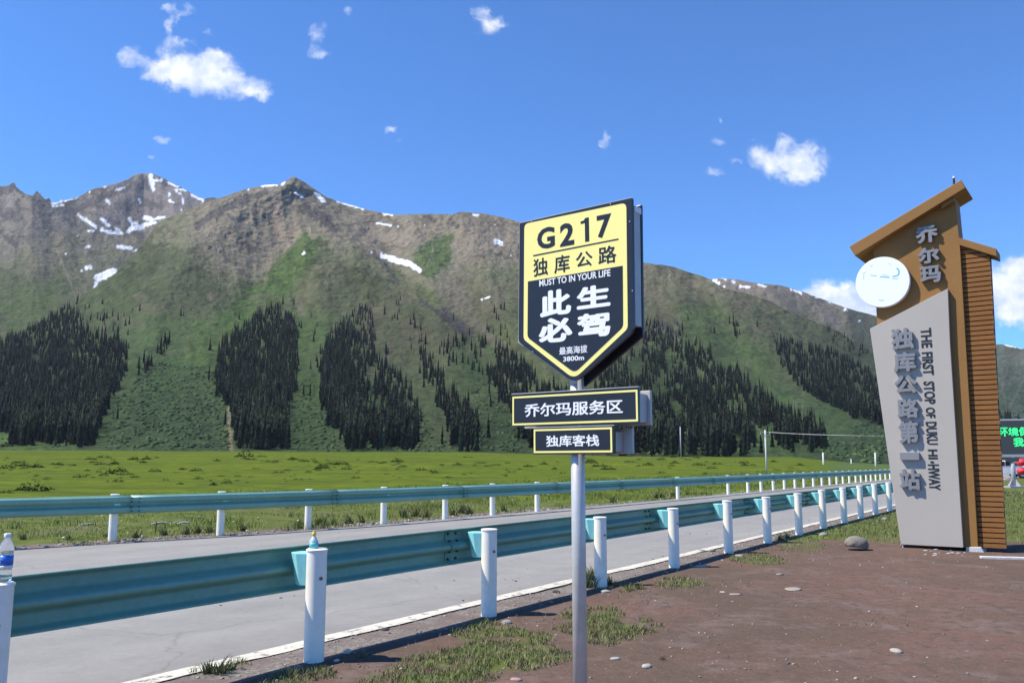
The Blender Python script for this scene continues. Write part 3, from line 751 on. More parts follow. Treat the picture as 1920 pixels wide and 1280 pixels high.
# ------------------------------------------------------------------ spruce forest on the slope
def spruce(seed, tiers=5, n=7, h=1.0):
    r = np.random.RandomState(seed); V = []; F = []; C = []
    for k in range(tiers):
        z0 = .06 + .80 * k / tiers; z1 = min(1.0, z0 + 1.75 * .94 / tiers)
        if k == tiers - 1: z1 = 1.0
        rad = .135 * (1 - .80 * (k / (tiers - 1)) ** 1.1) * (1 + .25 * (r.rand() - .5))
        b = len(V)
        for i in range(n):
            t = 2 * math.pi * (i + r.rand() * .5) / n; q = rad * (.70 + .6 * r.rand())
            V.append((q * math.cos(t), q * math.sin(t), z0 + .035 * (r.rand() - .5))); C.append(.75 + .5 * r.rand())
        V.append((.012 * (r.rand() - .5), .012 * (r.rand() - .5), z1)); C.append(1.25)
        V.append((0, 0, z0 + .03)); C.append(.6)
        for i in range(n):
            F.append((b + i, b + (i + 1) % n, b + n)); F.append((b + (i + 1) % n, b + i, b + n + 1))
    b = len(V)
    for z, q in ((0, .014), (.12, .012)):
        for i in range(3):
            t = 2 * math.pi * i / 3; V.append((q * math.cos(t), q * math.sin(t), z)); C.append(.9)
    for i in range(3): 
        F.append((b + i, b + (i + 1) % 3, b + 3 + (i + 1) % 3)); F.append((b + i, b + 3 + (i + 1) % 3, b + 3 + i))
    return np.array(V), np.array(F), np.array(C)
FOREST = [(1.0, [(-420, 700), (-150, 665), (0, 628), (60, 600), (115, 565), (135, 572), (152, 592), (168, 630), (215, 640), (238, 660), (235, 700), (212, 740), (190, 790), (177, 838), (100, 838), (0, 812), (-420, 812)]),
          (1.0, [(403, 702), (410, 670), (428, 640), (455, 612), (480, 596), (520, 575), (545, 600), (560, 640), (559, 700), (548, 760), (539, 800), (537, 845), (440, 845), (436, 790), (418, 740)]),
          (.92, [(599, 747), (599, 690), (606, 655), (619, 641), (640, 610), (657, 600), (674, 640), (656, 720), (676, 820), (680, 848), (654, 848), (638, 820), (616, 785)]),
          (.62, [(599, 747), (599, 690), (606, 655), (619, 641), (632, 619), (657, 604), (672, 580), (690, 575), (697, 622), (716, 660), (712, 720), (716, 780), (690, 848), (654, 848), (638, 820), (616, 785)]),
          (.50, [(697, 630), (716, 650), (735, 685), (760, 735), (779, 779), (786, 848), (690, 848), (700, 760), (690, 700)]),
          (.55, [(786, 655), (806, 665), (825, 700), (860, 747), (884, 790), (902, 850), (847, 850), (834, 810), (816, 735), (791, 690)]),
          (.22, [(815, 650), (840, 640), (922, 638), (960, 670), (985, 720), (940, 730), (900, 700), (860, 690), (830, 670)]),
          (.85, [(905, 645), (925, 640), (982, 685), (1020, 729), (1110, 760), (1110, 850), (1000, 850), (965, 800), (935, 740), (915, 690)]),
          (.60, [(1110, 690), (1180, 646), (1213, 610), (1240, 625), (1275, 644), (1300, 690), (1345, 745), (1400, 800), (1440, 850), (1430, 860), (1110, 856)]),
          (.85, [(1275, 650), (1305, 644), (1328, 663), (1364, 690), (1390, 709), (1423, 739), (1459, 755), (1488, 788), (1530, 806), (1552, 847), (1500, 858), (1480, 855), (1430, 810), (1370, 760), (1310, 705)]),
          (1.0, [(1452, 640), (1470, 640), (1541, 660), (1574, 673), (1613, 690), (1636, 706), (1700, 745), (1700, 830), (1652, 800), (1606, 788), (1567, 768), (1534, 755), (1501, 729), (1462, 685)]),
          (.5, [(1319, 604), (1330, 604), (1350, 632), (1338, 634)]), (.75, [(1367, 606), (1376, 608), (1400, 655), (1388, 655)]), (.9, [(292, 655), (302, 640), (318, 636), (318, 655), (306, 668), (294, 670)]),
          (.9, [(258, 700), (268, 680), (284, 678), (284, 692), (264, 706)]), (.30, [(1540, 600), (1640, 640), (1640, 680), (1560, 650)]), (.12, [(150, 575), (180, 600), (240, 590), (240, 650), (170, 620)]), (.25, [(1190, 590), (1290, 625), (1280, 650), (1190, 620)]),
          (.9, [(15, 820), (60, 818), (60, 838), (15, 838)]), (.8, [(1700, 760), (2500, 740), (2500, 860), (1800, 860)]), (.10, [(740, 560), (800, 640), (790, 660), (730, 600)]), (.12, [(900, 570), (960, 580), (960, 650), (910, 620)])]
SINGLE = [(167, 577), (200, 597), (198, 622), (221, 600), (242, 608), (248, 582), (262, 583), (339, 592), (344, 592), (192, 570), (160, 538), (165, 535), (146, 563), (183, 533), (193, 528), (475, 592), (486, 588), (508, 592), (526, 578), (588, 640), (590, 628), (594, 612), (583, 595), (565, 615), (530, 571), (660, 595), (665, 585), (690, 560), (695, 590), (700, 575),
          (735, 600), (789, 618), (935, 600), (930, 640), (940, 580), (1375, 600), (1420, 612), (1500, 612), (1508, 614), (1462, 620), (1590, 640), (1450, 632), (828, 650), (850, 600), (867, 640), (790, 640), (212, 660), (236, 652), (1290, 600), (1270, 610), (1215, 600), (1228, 608), (1592, 660), (1610, 668), (410, 655), (417, 645), (414, 672), (235, 695), (211, 735), (782, 800), (614, 800), (177, 541), (152, 552), (144, 570)]
SINGLE += [(x + dx, y + dy) for x, y in [(655, 600), (610, 660), (455, 618), (430, 640), (130, 572), (780, 650), (1300, 650)] for dx, dy in [(-9, 4), (6, -7), (14, 10), (-4, 14)]]
tx, ty = [], []
for dens_, poly in FOREST:
    p = np.array(poly); x0, y0 = p.min(0); x1, y1 = p.max(0)
    n = int((x1 - x0) * (y1 - y0) / 19 * dens_)
    qx = RS.uniform(x0, x1, n); qy = RS.uniform(y0, y1, n)
    k = inpoly(qx + (fbm(qx / 12, qy / 12, 2, seed=9) - .5) * 30, qy + 2, poly)
    if dens_ < .9: k &= fbm(qx / 14, qy / 20, 3, seed=51) > (.40 if dens_ > .4 else .35)
    tx.append(qx[k]); ty.append(qy[k])
_fx = np.concatenate(tx[:10]); _fy = np.concatenate(ty[:10]); _k = RS.rand(len(_fx)) < .09
tx.append(_fx[_k] + RS.normal(0, 17, _k.sum())); ty.append(_fy[_k] + RS.normal(0, 13, _k.sum()))
_v = ty[-1] < 842; tx[-1] = tx[-1][_v]; ty[-1] = ty[-1][_v]
tx = np.concatenate(tx + [np.array([q[0] for q in SINGLE], float)]); ty = np.concatenate(ty + [np.array([q[1] for q in SINGLE], float)])
ok = ty > H2.top(tx) + 3; tx, ty = tx[ok], ty[ok]
TP = H2.pt(tx, ty); TP[:, 2] -= .6
dist_t = TP[:, 1]
th = np.clip(RS.normal(18.5, 3.6, len(tx)), 9, 26) * np.clip(1.15 - (dist_t - 700) / 3200, .7, 1.15)
trot = RS.uniform(0, 6.283, len(tx)); twid = RS.uniform(.55, .85, len(tx))
VAR = [spruce(s) for s in range(8)]
tint_t = RS.uniform(.45, 1.0, len(tx)) + (RS.rand(len(tx)) < .12) * RS.uniform(.4, 2.4, len(tx))
TREEC = np.array([.0215, .0300, .0160])
M['spruce'] = mat('spruce_needles', None, rough=.9, spec=.15, attr='Col', noise=[(.8, .25, 3)])
inframe = (tx > -10) & (tx < 1650)
hidden = ((tx > 960) & (tx < 1215) & (ty > 640))
pxh = th / dist_t * np.where(inframe & ~hidden, 1, 0)
big = set(np.argsort(-pxh)[:290].tolist()) | {len(tx) - 1 - i for i in range(8)}
big = set(list(big)[:298])
idx = np.array([i for i in range(len(tx)) if i not in big])
Vs, Fs, Cs = [], [], []; base = 0
for v in range(8):
    g = idx[idx % 8 == v]; V0, F0, C0 = VAR[v]
    c, s = np.cos(trot[g])[:, None], np.sin(trot[g])[:, None]
    hh = th[g][:, None]; ww = hh * twid[g][:, None]
    X = (V0[:, 0] * c - V0[:, 1] * s) * ww + TP[g, 0][:, None]; Y = (V0[:, 0] * s + V0[:, 1] * c) * ww + TP[g, 1][:, None]; Z = V0[:, 2] * hh + TP[g, 2][:, None]
    Vs.append(np.stack([X, Y, Z], -1).reshape(-1, 3)); n0 = len(V0)
    Fs.append((F0[None] + (np.arange(len(g)) * n0)[:, None, None]).reshape(-1, 3) + base); base += len(g) * n0
    hue = np.stack([RS.uniform(.9, 1.3, len(g)), np.ones(len(g)), RS.uniform(.85, 1.25, len(g))], -1)
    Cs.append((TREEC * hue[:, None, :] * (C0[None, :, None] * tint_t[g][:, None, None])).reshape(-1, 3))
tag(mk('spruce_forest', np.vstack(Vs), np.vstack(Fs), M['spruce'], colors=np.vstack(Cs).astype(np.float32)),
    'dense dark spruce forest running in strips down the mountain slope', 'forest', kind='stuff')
tmesh = []
for v in range(8):
    V0, F0, C0 = VAR[v]
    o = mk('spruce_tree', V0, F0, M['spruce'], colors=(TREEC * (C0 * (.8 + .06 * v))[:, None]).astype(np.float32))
    tmesh.append(o.data); bpy.data.objects.remove(o)
for i in sorted(big):
    o = bpy.data.objects.new('spruce_tree', tmesh[i % 8]); COL.objects.link(o)
    o.location = TP[i]; o.rotation_euler = (0, 0, trot[i]); o.scale = (th[i] * twid[i], th[i] * twid[i], th[i])
    tag(o, 'dark narrow spruce tree on the mountain slope beyond the meadow', 'tree', 'spruce trees on the mountain slope')
print('trees', len(tx))
# low bushes covering the lower slope between the forest strips
SH = [[(185, 840), (215, 745), (300, 680), (400, 690), (425, 760), (432, 842)], [(545, 845), (560, 720), (590, 700), (630, 830), (640, 846)], [(1400, 740), (1500, 780), (1560, 815), (1650, 830), (1650, 870), (1560, 860)], [(1350, 700), (1420, 720), (1500, 790), (1420, 740)],
      [(690, 760), (780, 760), (850, 846), (690, 846)], [(880, 720), (950, 740), (980, 846), (900, 846)], [(0, 806), (100, 815), (170, 838), (0, 838)], [(1210, 800), (1240, 700), (1420, 850), (1215, 855)], [(1600, 790), (1700, 800), (1700, 870), (1600, 860)], [(1870, 770), (2200, 770), (2200, 860), (1870, 860)]]
bx, by = [], []
for poly in SH:
    p = np.array(poly); x0, y0 = p.min(0); x1, y1 = p.max(0); n = int((x1 - x0) * (y1 - y0) / 26)
    qx = RS.uniform(x0, x1, n); qy = RS.uniform(y0, y1, n); k = inpoly(qx, qy, poly) & (fbm(qx / 10, qy / 8, 3, seed=61) > .40)
    bx.append(qx[k]); by.append(qy[k])
bx = np.concatenate(bx); by = np.concatenate(by); BP = H2.pt(bx, by)
ICO_V = np.array([(0, 0, 1), (.894, 0, .447), (.276, .851, .447), (-.724, .526, .447), (-.724, -.526, .447), (.276, -.851, .447), (.724, .526, -.447), (-.276, .851, -.447), (-.894, 0, -.447), (-.276, -.851, -.447), (.724, -.526, -.447), (0, 0, -1)])
ICO_F = np.array([(0, 1, 2), (0, 2, 3), (0, 3, 4), (0, 4, 5), (0, 5, 1), (1, 6, 2), (2, 7, 3), (3, 8, 4), (4, 9, 5), (5, 10, 1), (2, 6, 7), (3, 7, 8), (4, 8, 9), (5, 9, 10), (1, 10, 6), (6, 11, 7), (7, 11, 8), (8, 11, 9), (9, 11, 10), (10, 11, 6)])
def blobs(P, size, flat, jit=.35, rot=True):
    n = len(P); V = np.repeat(ICO_V[None], n, 0) * (1 + jit * (RS.rand(n, 12, 1) - .5) * 2)
    a = RS.uniform(0, 6.283, n); c, s = np.cos(a)[:, None], np.sin(a)[:, None]
    el = RS.uniform(.7, 1.4, n)[:, None]
    x = V[..., 0] * el; y = V[..., 1] / el; X = x * c - y * s; Y = x * s + y * c
    V = np.stack([X, Y, V[..., 2] * flat], -1) * size[:, None, None] + P[:, None]
    F = (ICO_F[None] + (np.arange(n) * 12)[:, None, None]).reshape(-1, 3)
    return V.reshape(-1, 3), F
bsz = RS.uniform(.9, 2.4, len(bx)); V_, F_ = blobs(BP, bsz, .8, .5)
bc = np.repeat((np.array([.050, .082, .033]) * RS.uniform(.6, 1.35, (len(bx), 1)) * np.stack([RS.uniform(.85, 1.25, len(bx)), np.ones(len(bx)), np.ones(len(bx))], -1))[:, None], 12, 1).reshape(-1, 3)
M['bush'] = mat('bush_leaves', None, rough=.95, spec=.1, attr='Col', noise=[(1.2, .3, 4)])
tag(mk('slope_bushes', V_, F_, M['bush'], colors=bc.astype(np.float32)), 'low green bushes covering the lower mountain slope between forest strips', 'bushes', kind='stuff')

# ------------------------------------------------------------------ meadow shrubs (each its own)
def shrub_mesh(seed):
    r = np.random.RandomState(seed); V = []; F = []; C = []; b = 0
    for k in range(260):
        a = r.uniform(0, 6.283); q = math.sqrt(r.rand()); z = (1 - q * q) * r.uniform(.1, 1) * (.55 + .5 * math.sin(a * 2 + seed))
        c = np.array([q * math.cos(a), q * math.sin(a) * .8, z + .02]); s = r.uniform(.06, .13)
        u = r.normal(size=3); u /= np.linalg.norm(u); w = np.cross(u, r.normal(size=3)); w /= np.linalg.norm(w)
        V += [c - u * s, c + w * s * .6, c + u * s, c - w * s * .6]; F.append((b, b + 1, b + 2, b + 3)); b += 4
        C += [r.uniform(.6, 1.4)] * 4
    return np.array(V), np.array(F), np.array(C)
shm = []
for s in range(6):
    V0, F0, C0 = shrub_mesh(s + 20)
    o = mk('low_shrub', V0, F0, M['bush'], colors=(np.array([.036, .055, .016]) * C0[:, None]).astype(np.float32)); shm.append(o.data); bpy.data.objects.remove(o)
SHR = [(15, 879, 30), (45, 874, 26), (68, 876, 34), (70, 892, 20), (30, 868, 18), (60, 920, 66), (10, 925, 36), (88, 898, 20), (115, 872, 16), (129, 872, 14), (150, 895, 30), (170, 862, 22), (195, 858, 30), (190, 870, 26), (215, 870, 24), (205, 888, 30), (225, 883, 30), (235, 890, 34), (222, 903, 22), (255, 895, 18),
       (250, 862, 22), (275, 862, 24), (268, 868, 16), (290, 884, 28), (345, 880, 14), (368, 883, 30), (372, 898, 26), (338, 908, 22), (400, 910, 22), (425, 906, 24), (460, 856, 34), (470, 862, 26), (515, 866, 16), (517, 887, 20), (550, 862, 28), (570, 865, 22), (560, 899, 22), (605, 878, 30), (595, 880, 20),
       (463, 905, 14), (430, 903, 12), (640, 870, 30), (650, 880, 24), (668, 896, 22), (700, 866, 24), (720, 868, 20), (745, 866, 30), (755, 875, 22), (790, 882, 26), (812, 884, 18), (840, 895, 20), (858, 872, 28), (870, 890, 16), (900, 868, 26), (930, 872, 22), (960, 885, 24), (990, 875, 22), (1020, 870, 20), (1040, 880, 16),
       (1105, 868, 34), (1125, 874, 34), (1140, 880, 30), (1180, 866, 22), (1215, 872, 26), (1265, 868, 22), (1310, 872, 30), (1335, 878, 24), (1345, 870, 22), (1395, 868, 22), (1410, 872, 18), (1450, 866, 16), (1500, 872, 18), (1240, 862, 20), (1290, 862, 16)]
SHP = []
_s = list(SHR)
for (px, py, w) in _s:
    for _ in range(rnd.choice([0, 1, 1, 2, 3])):
        SHR.append((px + rnd.uniform(-1.3, 1.3) * w, max(856, py + rnd.uniform(-5, 5)), w * rnd.uniform(.25, .7)))
_q = random.Random(5)
for _ in range(95): SHR.append((_q.uniform(0, 1520), _q.uniform(857, 903), _q.uniform(8, 18)))
for (px, py, w) in SHR:
    lo, hi = 12.0, 430.0
    best = None
    for Y in np.geomspace(20, 440, 240):
        p = dpt(px, py, Y)
        if p[2] <= ground_z(np.array(p[0]), np.array(p[1])): best = p; break
    if best is None: continue
    p = best; wid = w / FPX * p[1] * .5
    o = bpy.data.objects.new('low_shrub', shm[len(SHP) % 6]); COL.objects.link(o)
    o.location = (p[0], p[1], float(ground_z(np.array(p[0]), np.array(p[1]))) - .03); hgt = min(wid * .8, 1.9) * rnd.uniform(.4, 1.0)
    o.scale = (wid, wid * rnd.uniform(.8, 1.3), hgt); o.rotation_euler = (0, 0, rnd.uniform(-.3, .3))
    tag(o, 'low dark green shrub on the bright meadow beyond the far guardrail', 'shrub', 'low shrubs scattered over the meadow'); SHP.append(p)

# ------------------------------------------------------------------ grass
def blades(P, h, w, lean=.5, seed=0):
    """P (n,3); returns verts, tri faces: five vertices a blade"""
    r = np.random.RandomState(seed); n = len(P)
    a = r.uniform(0, 6.283, n); l = r.uniform(.15, 1, n) * lean * h; la = r.uniform(0, 6.283, n)
    d = np.stack([np.cos(a), np.sin(a), 0 * a], -1) * w[:, None] * .5; L = np.stack([np.cos(la) * l, np.sin(la) * l, 0 * a], -1)
    up = np.zeros((n, 3)); up[:, 2] = h
    v = np.stack([P - d, P + d, P + L * .35 + up * .55 - d * .7, P + L * .35 + up * .55 + d * .7, P + L + up * .95], 1).reshape(-1, 3)
    f = (np.array([(0, 1, 3), (0, 3, 2), (2, 3, 4)])[None] + (np.arange(n) * 5)[:, None, None]).reshape(-1, 3)
    return v, f
def grass(name, P, h, w, cols, label, lean=.5, seed=0):
    v, f = blades(P, h, w, lean, seed)
    c = np.repeat(cols[:, None], 5, 1).reshape(-1, 3)
    return tag(mk(name, v, f, M['grass'], colors=c.astype(np.float32)), label, 'grass', kind='stuff')
M['grass'] = mat('grass_blade', None, rough=.8, spec=.2, attr='Col')
def gcols(n, lo, hi, seed, dry=.2):
    r = np.random.RandomState(seed); t = r.rand(n, 1); c = np.array(lo) * (1 - t) + np.array(hi) * t
    k = r.rand(n) < dry; c[k] = np.array([.27, .23, .13]) * r.uniform(.6, 1.2, (k.sum(), 1)); return c
# patches on the dirt
PX_, PY_ = [], []
for p in GPW:
    q = np.array(p); x0, y0 = q.min(0); x1, y1 = q.max(0)
    dd_ = 4300 if y0 < 9 else 2000 if y0 < 13 else 520
    n = int((x1 - x0 + .4) * (y1 - y0 + .4) * dd_); x = RS.uniform(x0 - .2, x1 + .2, n); y = RS.uniform(y0 - .2, y1 + .2, n)
    wx = (fbm(x * 3, y * 3, 3, seed=71) - .5) * .5
    k = inpoly(x + wx, y + wx, p) & (fbm(x * 6, y * 6, 3, seed=72) + .25 * (fbm(x * 1.6, y * 1.6, 3, seed=74) - .5) > .35)
    PX_.append(x[k]); PY_.append(y[k])
x = np.concatenate(PX_); y = np.concatenate(PY_); n = len(x); print('patch blades', n)
P = np.stack([x, y, ground_z(x, y) - .003], -1)
h = RS.uniform(.014, .048, n) * (.6 + .9 * fbm(x * 2, y * 2, 3, seed=73)); w = RS.uniform(.004, .008, n)
grass('grass_patches', P, h, w, gcols(n, (.100, .130, .038), (.23, .26, .095), 1, .22), 'short tufts of green grass growing in patches on the brown dirt', 1.1, 2)
n = 26000; x = RS.uniform(-3, 12, n); y = RS.uniform(4.6, 16, n); q_ = dn(x, y)
k = (q_ < .1) & (fbm(x * 1.1, y * 1.1, 4, seed=75) + .25 * sm(-2.2, 0, q_) > .72 + .12 * RS.rand(n)); x, y = x[k], y[k]; n = len(x)
grass('sparse_grass', np.stack([x, y, ground_z(x, y) - .003], -1), RS.uniform(.012, .045, n), RS.uniform(.004, .007, n), gcols(n, (.10, .11, .045), (.20, .20, .10), 21, .5), 'sparse dry grass blades along the shoulder and dirt yard', 1.3, 22)
n = 420; s_ = RS.uniform(-4, 20, n); w_ = .5 + 3.2 * RS.rand(n) ** 1.5; x = c0[0] + RD[0] * s_ + RN[0] * w_; y = c0[1] + RD[1] * s_ + RN[1] * w_
k = fbm(x * .8, y * .8, 3, seed=77) > .50; x, y = x[k], y[k]; n = len(x); size_ = .004 + .013 * RS.rand(n) ** 2.5
V_, F_ = blobs(np.stack([x, y, .006 + size_ * .2], -1), size_, .4, .5)
M['crumb'] = mat('dark_crumb', (.045, .038, .032), rough=.9)
tag(mk('road_debris', V_, F_, M['crumb']), 'dark crumbs of dirt lying on the grey asphalt', 'debris', kind='stuff')
# grass beyond the yard and round the monument on the near side
n = 45000; x = RS.uniform(2, 30, n); y = 13 + RS.rand(n) ** 1.6 * 26
k = (dn(x, y) < -.25) & (green_side(x, y) > RS.rand(n)); x, y = x[k], y[k]; n = len(x)
P = np.stack([x, y, ground_z(x, y) - .003], -1)
grass('roadside_grass', P, RS.uniform(.03, .10, n) * (y / 15) ** .4, RS.uniform(.008, .016, n) * (y / 15), gcols(n, (.075, .105, .030), (.16, .20, .07), 3, .2), 'low green grass around the monument beyond the dirt yard', .9, 4)
# verge behind the far rail
n = 120000; s_ = RS.rand(n) ** 1.5 * 95 - 6; w_ = RS.rand(n) ** 1.3 * 16 + .15
fi = np.interp(s_, np.r_[0, np.cumsum(np.hypot(*np.diff(EDGE[3:], axis=0).T))] - 1, np.arange(len(EDGE) - 3))
ex = np.interp(fi, np.arange(len(EDGE) - 3), EDGE[3:, 0]); ey = np.interp(fi, np.arange(len(EDGE) - 3), EDGE[3:, 1])
lft = s_ < 0; ex = np.where(lft, EDGE[3, 0] + s_ * .8, ex); ey = np.where(lft, EDGE[3, 1] + s_ * .8, ey)
x = ex + RN[0] * w_; y = ey + RN[1] * w_
k = (df(x, y) > .12) & (fbm(x * .9, y * .9, 4, seed=81) > .40); x, y = x[k], y[k]; n = len(x)
P = np.stack([x, y, ground_z(x, y) - .005], -1); clump = sm(.45, .65, fbm(x * .7, y * .7, 4, seed=82))
h = RS.uniform(.04, .12, n) * (.5 + 1.4 * clump)
c = gcols(n, (.135, .185, .030), (.27, .34, .075), 5, .16) * (1.1 - .35 * clump)[:, None]
grass('verge_grass', P, h, RS.uniform(.008, .018, n) * np.maximum(1, y / 24), c, 'rough tufted green grass on the verge behind the far guardrail', .7, 6)
print('verge', n)
# small white flowers in the verge
k = RS.rand(n) < .0032; fp = P[k] + np.array([0, 0, 1]) * (h[k] * .9)[:, None]
V_, F_ = blobs(fp, RS.uniform(.012, .028, len(fp)), .6)
M['petal'] = mat('white_petal', (.75, .75, .68), rough=.8)
tag(mk('wildflowers', V_, F_, M['petal']), 'tiny white wildflowers dotted through the verge grass', 'flowers', kind='stuff')

# weeds: leafy tufts with upright stems beside posts and at the verge edge
def weed_mesh(seed):
    r = np.random.RandomState(seed); n = 70; a = r.uniform(0, 6.283, n); q = r.uniform(0, .35, n)
    P = np.stack([np.cos(a) * q, np.sin(a) * q, 0 * a], -1)
    v, f = blades(P, r.uniform(.35, 1.0, n), r.uniform(.04, .09, n), 1.0, seed)
    return v, f
wm = []
for s in range(4):
    v, f = weed_mesh(90 + s); o = mk('weed_tuft', v, f, M['grass'], colors=np.repeat(gcols(len(v) // 5, (.06, .09, .025), (.17, .20, .08), 91 + s, .3)[:, None], 5, 1).reshape(-1, 3).astype(np.float32)); wm.append(o.data); bpy.data.objects.remove(o)
WEEDS = [(392, 1262, .13), (415, 1262, .15), (432, 1256, .10), (1102, 1100, .26), (1110, 1086, .22), (1143, 1095, .14), (1178, 1108, .12), (1198, 1106, .12), (1462, 1012, .16), (1475, 1008, .14), (545, 1270, .10), (1090, 1262, .08), (1245, 1240, .07), (1257, 1180, .05), (680, 1232, .07)]
WLAB = ['spiky grass tuft on the white line at bottom left, leftmost of three', 'spiky grass tuft on the white line at bottom left, middle of three', 'spiky grass tuft on the white line at bottom left, rightmost of three',
        'tall dry weed just left of the third full near post', 'tall dry weed behind the third full near post', 'green weed at the right foot of the third full near post', 'green weed tuft between the post and the grass clump, left one', 'green weed tuft between the post and the grass clump, right one',
        'tall weed right of the fifth near post, left one', 'tall weed right of the fifth near post, right one', 'small weed at the bottom edge left of the post with the small bottle', 'tiny weed at the foot of the sign pole', 'dark little weed alone on the dirt right of the sign pole', 'tiny dry weed on the dirt below the right grass clump', 'small weed in the rail shadow right of the small bottle post']
for i, (px, py, hh) in enumerate(WEEDS):
    p = gpt(px, py); o = bpy.data.objects.new('weed_tuft', wm[i % 4]); COL.objects.link(o); o.location = (p[0], p[1], -.01); o.scale = (hh * .9, hh * .9, hh); o.rotation_euler = (0, 0, i)
    tag(o, WLAB[i], 'weed', 'weed tufts along the near shoulder')
WEEDF = [(45, 1018, .22), (200, 1012, .2), (255, 1012, .25), (350, 1006, .3), (372, 1004, .32), (395, 1003, .26), (455, 999, .3), (560, 994, .35), (600, 988, .4), (625, 988, .3), (655, 986, .35), (680, 984, .3), (760, 975, .4), (780, 973, .4), (800, 974, .35), (850, 970, .4), (868, 966, .5), (880, 968, .4), (945, 962, .35), (1150, 946, .4), (1240, 938, .5), (1262, 936, .5), (1230, 938, .45), (130, 1018, .2), (310, 1008, .25)]
for i, (px, py, hh) in enumerate(WEEDF):
    p = gpt(px, py - 3); o = bpy.data.objects.new('weed_tuft', wm[i % 4]); COL.objects.link(o); o.location = (p[0], p[1], 0); o.scale = (hh * .8, hh * .8, hh * .8); o.rotation_euler = (0, 0, i)
    tag(o, 'leafy green weed at the far road edge by the far guardrail', 'weed', 'weeds along the far road edge')

# ------------------------------------------------------------------ stones and grit
M['stone'] = mat('pale_stone', None, rough=.9, spec=.2, attr='Col', noise=[(9, .2, 5), (60, .15, 3)], bump=[(30, .4, .01)])
n = 5200; x = RS.uniform(-3, 14, n); y = RS.uniform(4.6, 15.5, n)
k = (dn(x, y) < -.1) & (np.abs(x) < y * .66 + .5) & (fbm(x * .8, y * .8, 3, seed=95) > RS.uniform(.36, .66, n)); x, y = x[k], y[k]
n2 = 3600; s_ = RS.uniform(-4, 26, n2); w_ = RS.uniform(-.25, .38, n2); x = np.r_[x, c0[0] + RD[0] * s_ + RN[0] * w_]; y = np.r_[y, c0[1] + RD[1] * s_ + RN[1] * w_]
n3 = 1500; s_ = RS.uniform(-5, 40, n3); fi = np.interp(s_, np.r_[0, np.cumsum(np.hypot(*np.diff(EDGE[3:], axis=0).T))] - 1, np.arange(len(EDGE) - 3))
x = np.r_[x, np.interp(fi, np.arange(len(EDGE) - 3), EDGE[3:, 0]) - .55 * RS.rand(n3)]; y = np.r_[y, np.interp(fi, np.arange(len(EDGE) - 3), EDGE[3:, 1]) + .45 * RS.rand(n3)]
n = len(x); size = .003 + .013 * RS.rand(n) ** 4 + .002 * (y > 12); size[-n3:] *= 2.6
V_, F_ = blobs(np.stack([x, y, ground_z(x, y) + size * .15], -1), size, .6)
sc_ = np.repeat((np.array([.27, .24, .22]) * RS.uniform(.4, 1.6, (n, 1)))[:, None], 12, 1).reshape(-1, 3)
tag(mk('pebbles', V_, F_, M['stone'], colors=sc_.astype(np.float32)), 'small pale pebbles and grit scattered over the dirt and shoulder', 'gravel', kind='stuff')

def rock_mesh(name, c, sx, sy, sz, seed, col, amp=.22, loops=3, parent=None):
    import bmesh
    bm = bmesh.new(); bmesh.ops.create_icosphere(bm, subdivisions=loops, radius=1)
    for v in bm.verts:
        p = np.array(v.co); d = 1 + amp * (fbm(np.array(p[0] * 1.3 + seed), np.array(p[1] * 1.3 + p[2] * 1.1 + seed * 2.3), 4) - .5) * 2
        q = p * d; q[2] = max(q[2], -.45)
        v.co = (q[0] * sx, q[1] * sy, q[2] * sz)
    me = bpy.data.meshes.new(name); bm.to_mesh(me); bm.free()
    a = me.color_attributes.new('Col', 'FLOAT_COLOR', 'POINT'); k = len(me.vertices)
    cc_ = np.ones((k, 4), np.float32); cc_[:, :3] = np.array(col) * .8; a.data.foreach_set('color', cc_.ravel())
    me.materials.append(M['stone']); me.polygons.foreach_set('use_smooth', np.ones(len(me.polygons), bool))
    o = bpy.data.objects.new(name, me); COL.objects.link(o); o.location = c
    return o
p = gpt(1612, 1031); o = rock_mesh('boulder', (p[0], p[1] + .12, .085), .195, .16, .125, 3, (.25, .225, .19), .10, 4); o.rotation_euler = (0, .12, .3)
tag(o, 'smooth rounded grey brown boulder on the dirt left of the monument', 'boulder')
